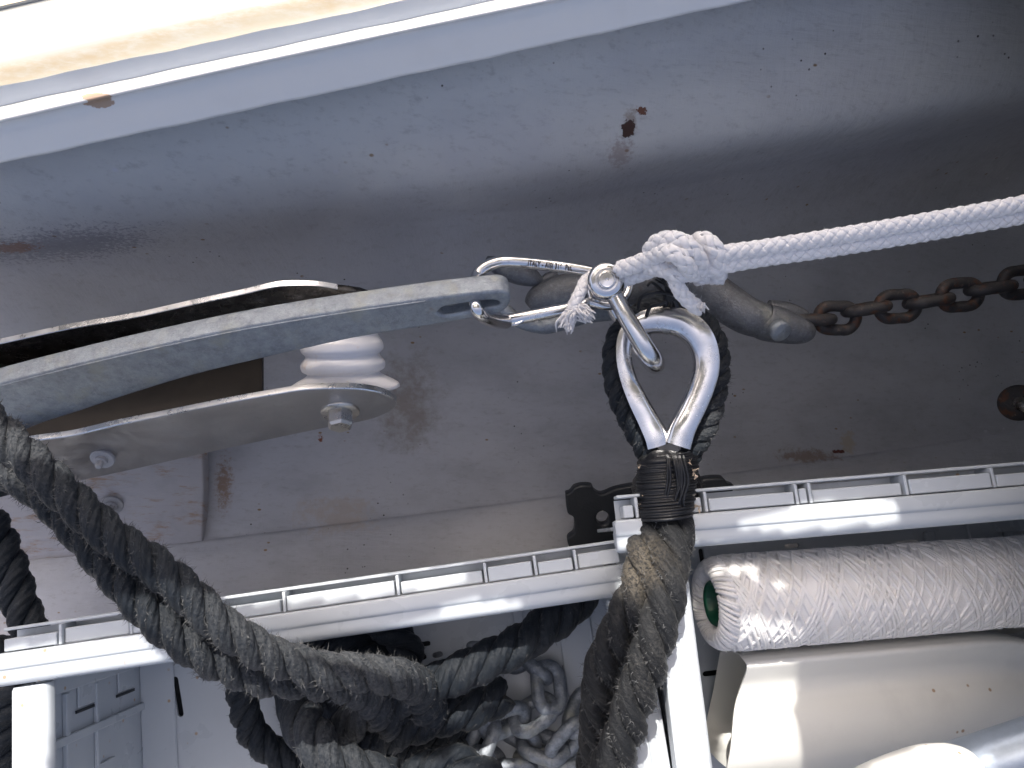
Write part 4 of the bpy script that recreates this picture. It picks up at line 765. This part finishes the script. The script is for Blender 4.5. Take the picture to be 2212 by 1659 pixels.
bk = catmull([P(*b_) for b_ in back], 40); rowsB = [bk + dirv * Lf * f for f in (0, .2, .5, .8, .93)]; Vo = np.array(rowsB); Vi = Vo + cv(.001, -.0, -.0022); n, k = Vo.shape[:2]; V = np.vstack([Vo.reshape(-1, 3), Vi.reshape(-1, 3)]); m_ = n * k
Fl = [(i * k + j, i * k + j + 1, (i + 1) * k + j + 1, (i + 1) * k + j) for i in range(n - 1) for j in range(k - 1)] + [(m_ + i * k + j, m_ + (i + 1) * k + j, m_ + (i + 1) * k + j + 1, m_ + i * k + j + 1) for i in range(n - 1) for j in range(k - 1)] + [(j, m_ + j, m_ + j + 1, j + 1) for j in range(k - 1)]
sm(mesh('back_shell', V, Fl, CREAM, fa), 50)
# round bar and white capped tube at the bottom right
BLUE = m_simple('blue_grey_metal_tube', (.36, .42, .50), .35, .5, ns=70, bs=.2, var=.25)
t_ = thing('grey_tube', P(2140, 1640, .5), 'blue grey metal tube across the bottom right corner', 'tube')
A = Acc(); A.add(*rod([(2060, 1668, .49, 58), (2130, 1648, .48, 60), (2240, 1614, .475, 62), (2420, 1560, .465, 66)], 40, 40)); A.build('tube_body', BLUE, t_)
t_ = thing('boat_hook_handle', P(1990, 1670, .47), 'white rounded plastic handle end at the bottom edge right of the fairing', 'handle')
A = Acc(); A.add(*rod([(1790, 1790, .465, 70), (1900, 1725, .465, 70), (1990, 1690, .465, 70), (2040, 1678, .466, 67), (2078, 1672, .467, 58), (2102, 1670, .468, 42), (2116, 1668, .469, 18)], 50, 40)); A.build('grip', CREAM, t_)

# ------------------------------------------------------------------ unseen sheet with cut-outs, added to let the sun in only here and there
gu = np.cross([0, 0, 1.], SUN); gu /= np.linalg.norm(gu); gu *= np.sign(gu[0]); gv = np.cross(SUN, gu)
GC = np.array([0, -.1, .45]) + SUN * .75
def uvp(p): d = np.asarray(p) - GC; return np.array([d @ gu, d @ gv])
LIT = [([(-80, 870), (10, 925), (60, 930), (150, 1000), (165, 1035), (110, 1015), (70, 1010), (50, 1060), (-80, 1020)], .445),
 ([(300, 1345), (380, 1318), (480, 1325), (600, 1385), (760, 1420), (860, 1455), (830, 1500), (740, 1500), (600, 1500), (500, 1500), (420, 1440), (330, 1390)], .458),
 ([(-80, 1395), (290, 1362), (362, 1430), (250, 1460), (-80, 1505)], .515), ([(25, 1485), (150, 1480), (150, 1720), (25, 1720)], .53),
 ([(140, 1340), (290, 1335), (288, 1358), (150, 1378)], .74), ([(-50, 1340), (10, 1340), (40, 1440), (-50, 1440)], .62),
 ([(490, 1275), (620, 1262), (760, 1250), (860, 1235), (1000, 1220), (1010, 1262), (800, 1302), (500, 1328)], .535),
 ([(1360, 872), (1425, 885), (1520, 852), (1580, 862), (1570, 960), (1500, 995), (1390, 985)], .53),
 ([(1340, 1180), (1500, 1185), (1490, 1330), (1450, 1450), (1410, 1600), (1360, 1720), (1290, 1720), (1330, 1560), (1385, 1400), (1330, 1330)], .515),
 ([(1590, 1150), (1700, 1108), (1760, 1080), (1900, 1078), (1935, 1100), (1935, 1138), (1700, 1160)], .512),
 ([(1590, 1415), (1705, 1418), (1728, 1440), (1725, 1470), (1710, 1530), (1730, 1600), (1745, 1720), (1540, 1720)], .54),
 ([(1478, 1200), (1502, 1200), (1535, 1660), (1535, 1720), (1385, 1720), (1395, 1560), (1440, 1500)], .51),
 ([(1860, 1670), (1950, 1618), (2050, 1590), (2145, 1630), (2160, 1720), (1860, 1720)], .465),
 ([(740, 1520), (900, 1440), (1050, 1385), (1140, 1385), (1150, 1420), (1050, 1490), (900, 1570), (760, 1600)], .565),
 ([(850, 1560), (1020, 1500), (1035, 1545), (920, 1610), (790, 1625)], .585), ([(630, 1505), (700, 1505), (760, 1580), (860, 1625), (1050, 1640), (1060, 1720), (630, 1720)], .545),
 ([(1020, 1600), (1090, 1600), (1085, 1720), (1010, 1720)], .61)]
LIT += [(cpx(x, y, rx, ry, 10), .523) for x, y, rx, ry in ((1551, 1238, 13, 21), (1586, 1237, 13, 20), (1621, 1240, 14, 20), (1624, 1266, 7, 10), (1680, 1290, 7, 9))]
LIT += [(cpx(x, y, rx, ry, 10), .72) for x, y, rx, ry in ((745, 1005, 8, 9), (775, 1010, 9, 10), (800, 1015, 8, 10), (755, 1028, 9, 9), (785, 1034, 9, 8), (790, 968, 8, 7))]
cs = .0035; us = np.arange(-.64, .95, cs); vs_ = np.arange(-1.05, 0, cs)
ed = np.array([uvp(Q(x, edge_line(x) + 9, DZ - .012)) for x in DX]); oo_ = np.argsort(ed[:, 0])
def edv(u): return np.interp(u, ed[oo_, 0], ed[oo_, 1])
UU, V0 = np.meshgrid(us + cs / 2, vs_ + cs / 2); VV = V0 + edv(UU)
def inside(poly, U, V):
    r = np.zeros(U.shape, bool); n = len(poly)
    for i in range(n):
        (x1, y1), (x2, y2) = poly[i], poly[(i + 1) % n]
        if y1 == y2: continue
        r ^= ((y1 > V) != (y2 > V)) & (U < (x2 - x1) * (V - y1) / (y2 - y1) + x1)
    return r
keep = np.ones(UU.shape, bool)
for pl, d in LIT: keep &= ~inside([uvp(P(x, y, d) if d < .7 else hull_at(x, y)) for x, y in pl], UU, VV)
keep &= VV > min(uvp(P(x, 1659, d))[1] for x in (0, 1106, 2212) for d in (.46, .76)) - .16
idx = -np.ones((len(vs_) + 1, len(us) + 1), int); ii, jj = np.nonzero(keep); GV = []; GF = []
def gvtx(i, j):
    if idx[i, j] < 0: idx[i, j] = len(GV); GV.append(GC + gu * (us[0] + j * cs) + gv * (vs_[-1] + cs - (len(vs_) - i) * cs + edv(us[0] + j * cs)))
    return idx[i, j]
for i, j in zip(ii, jj): GF.append((gvtx(i, j), gvtx(i, j + 1), gvtx(i + 1, j + 1), gvtx(i + 1, j)))
n = len(GV); GV = np.array(GV); GV = np.vstack([GV, GV + SUN * .004]); ec = {}
for f in GF:
    for a_, b_ in zip(f, f[1:] + f[:1]): ec[(a_, b_)] = 1
side = [(b_, a_, a_ + n, b_ + n) for (a_, b_) in ec if (b_, a_) not in ec]
gobo = mesh('sun_gobo', GV, GF + [tuple(v + n for v in f[::-1]) for f in GF] + side, GEL, smooth=False); tag(gobo, 'unseen white sheet with irregular cut-outs, added above the locker to shape the sun patches', 'sun mask')

t_ = plate('slot_shade_sheet', np.array([Q(-200, 1480, .262), Q(3000, 1170, .262), Q(3000, 2300, .262), Q(-200, 2300, .235)]), Q(1106, 1500, .262) - np.array([0, 0, .0]), np.array([0, 0, 1.]), .006, RUBBER, None, bev=.001)  # black sheet added below the crates to put shade into the floor slots
tag(t_, 'black sheet added beneath the two crates to darken their floor slots', 'mat')
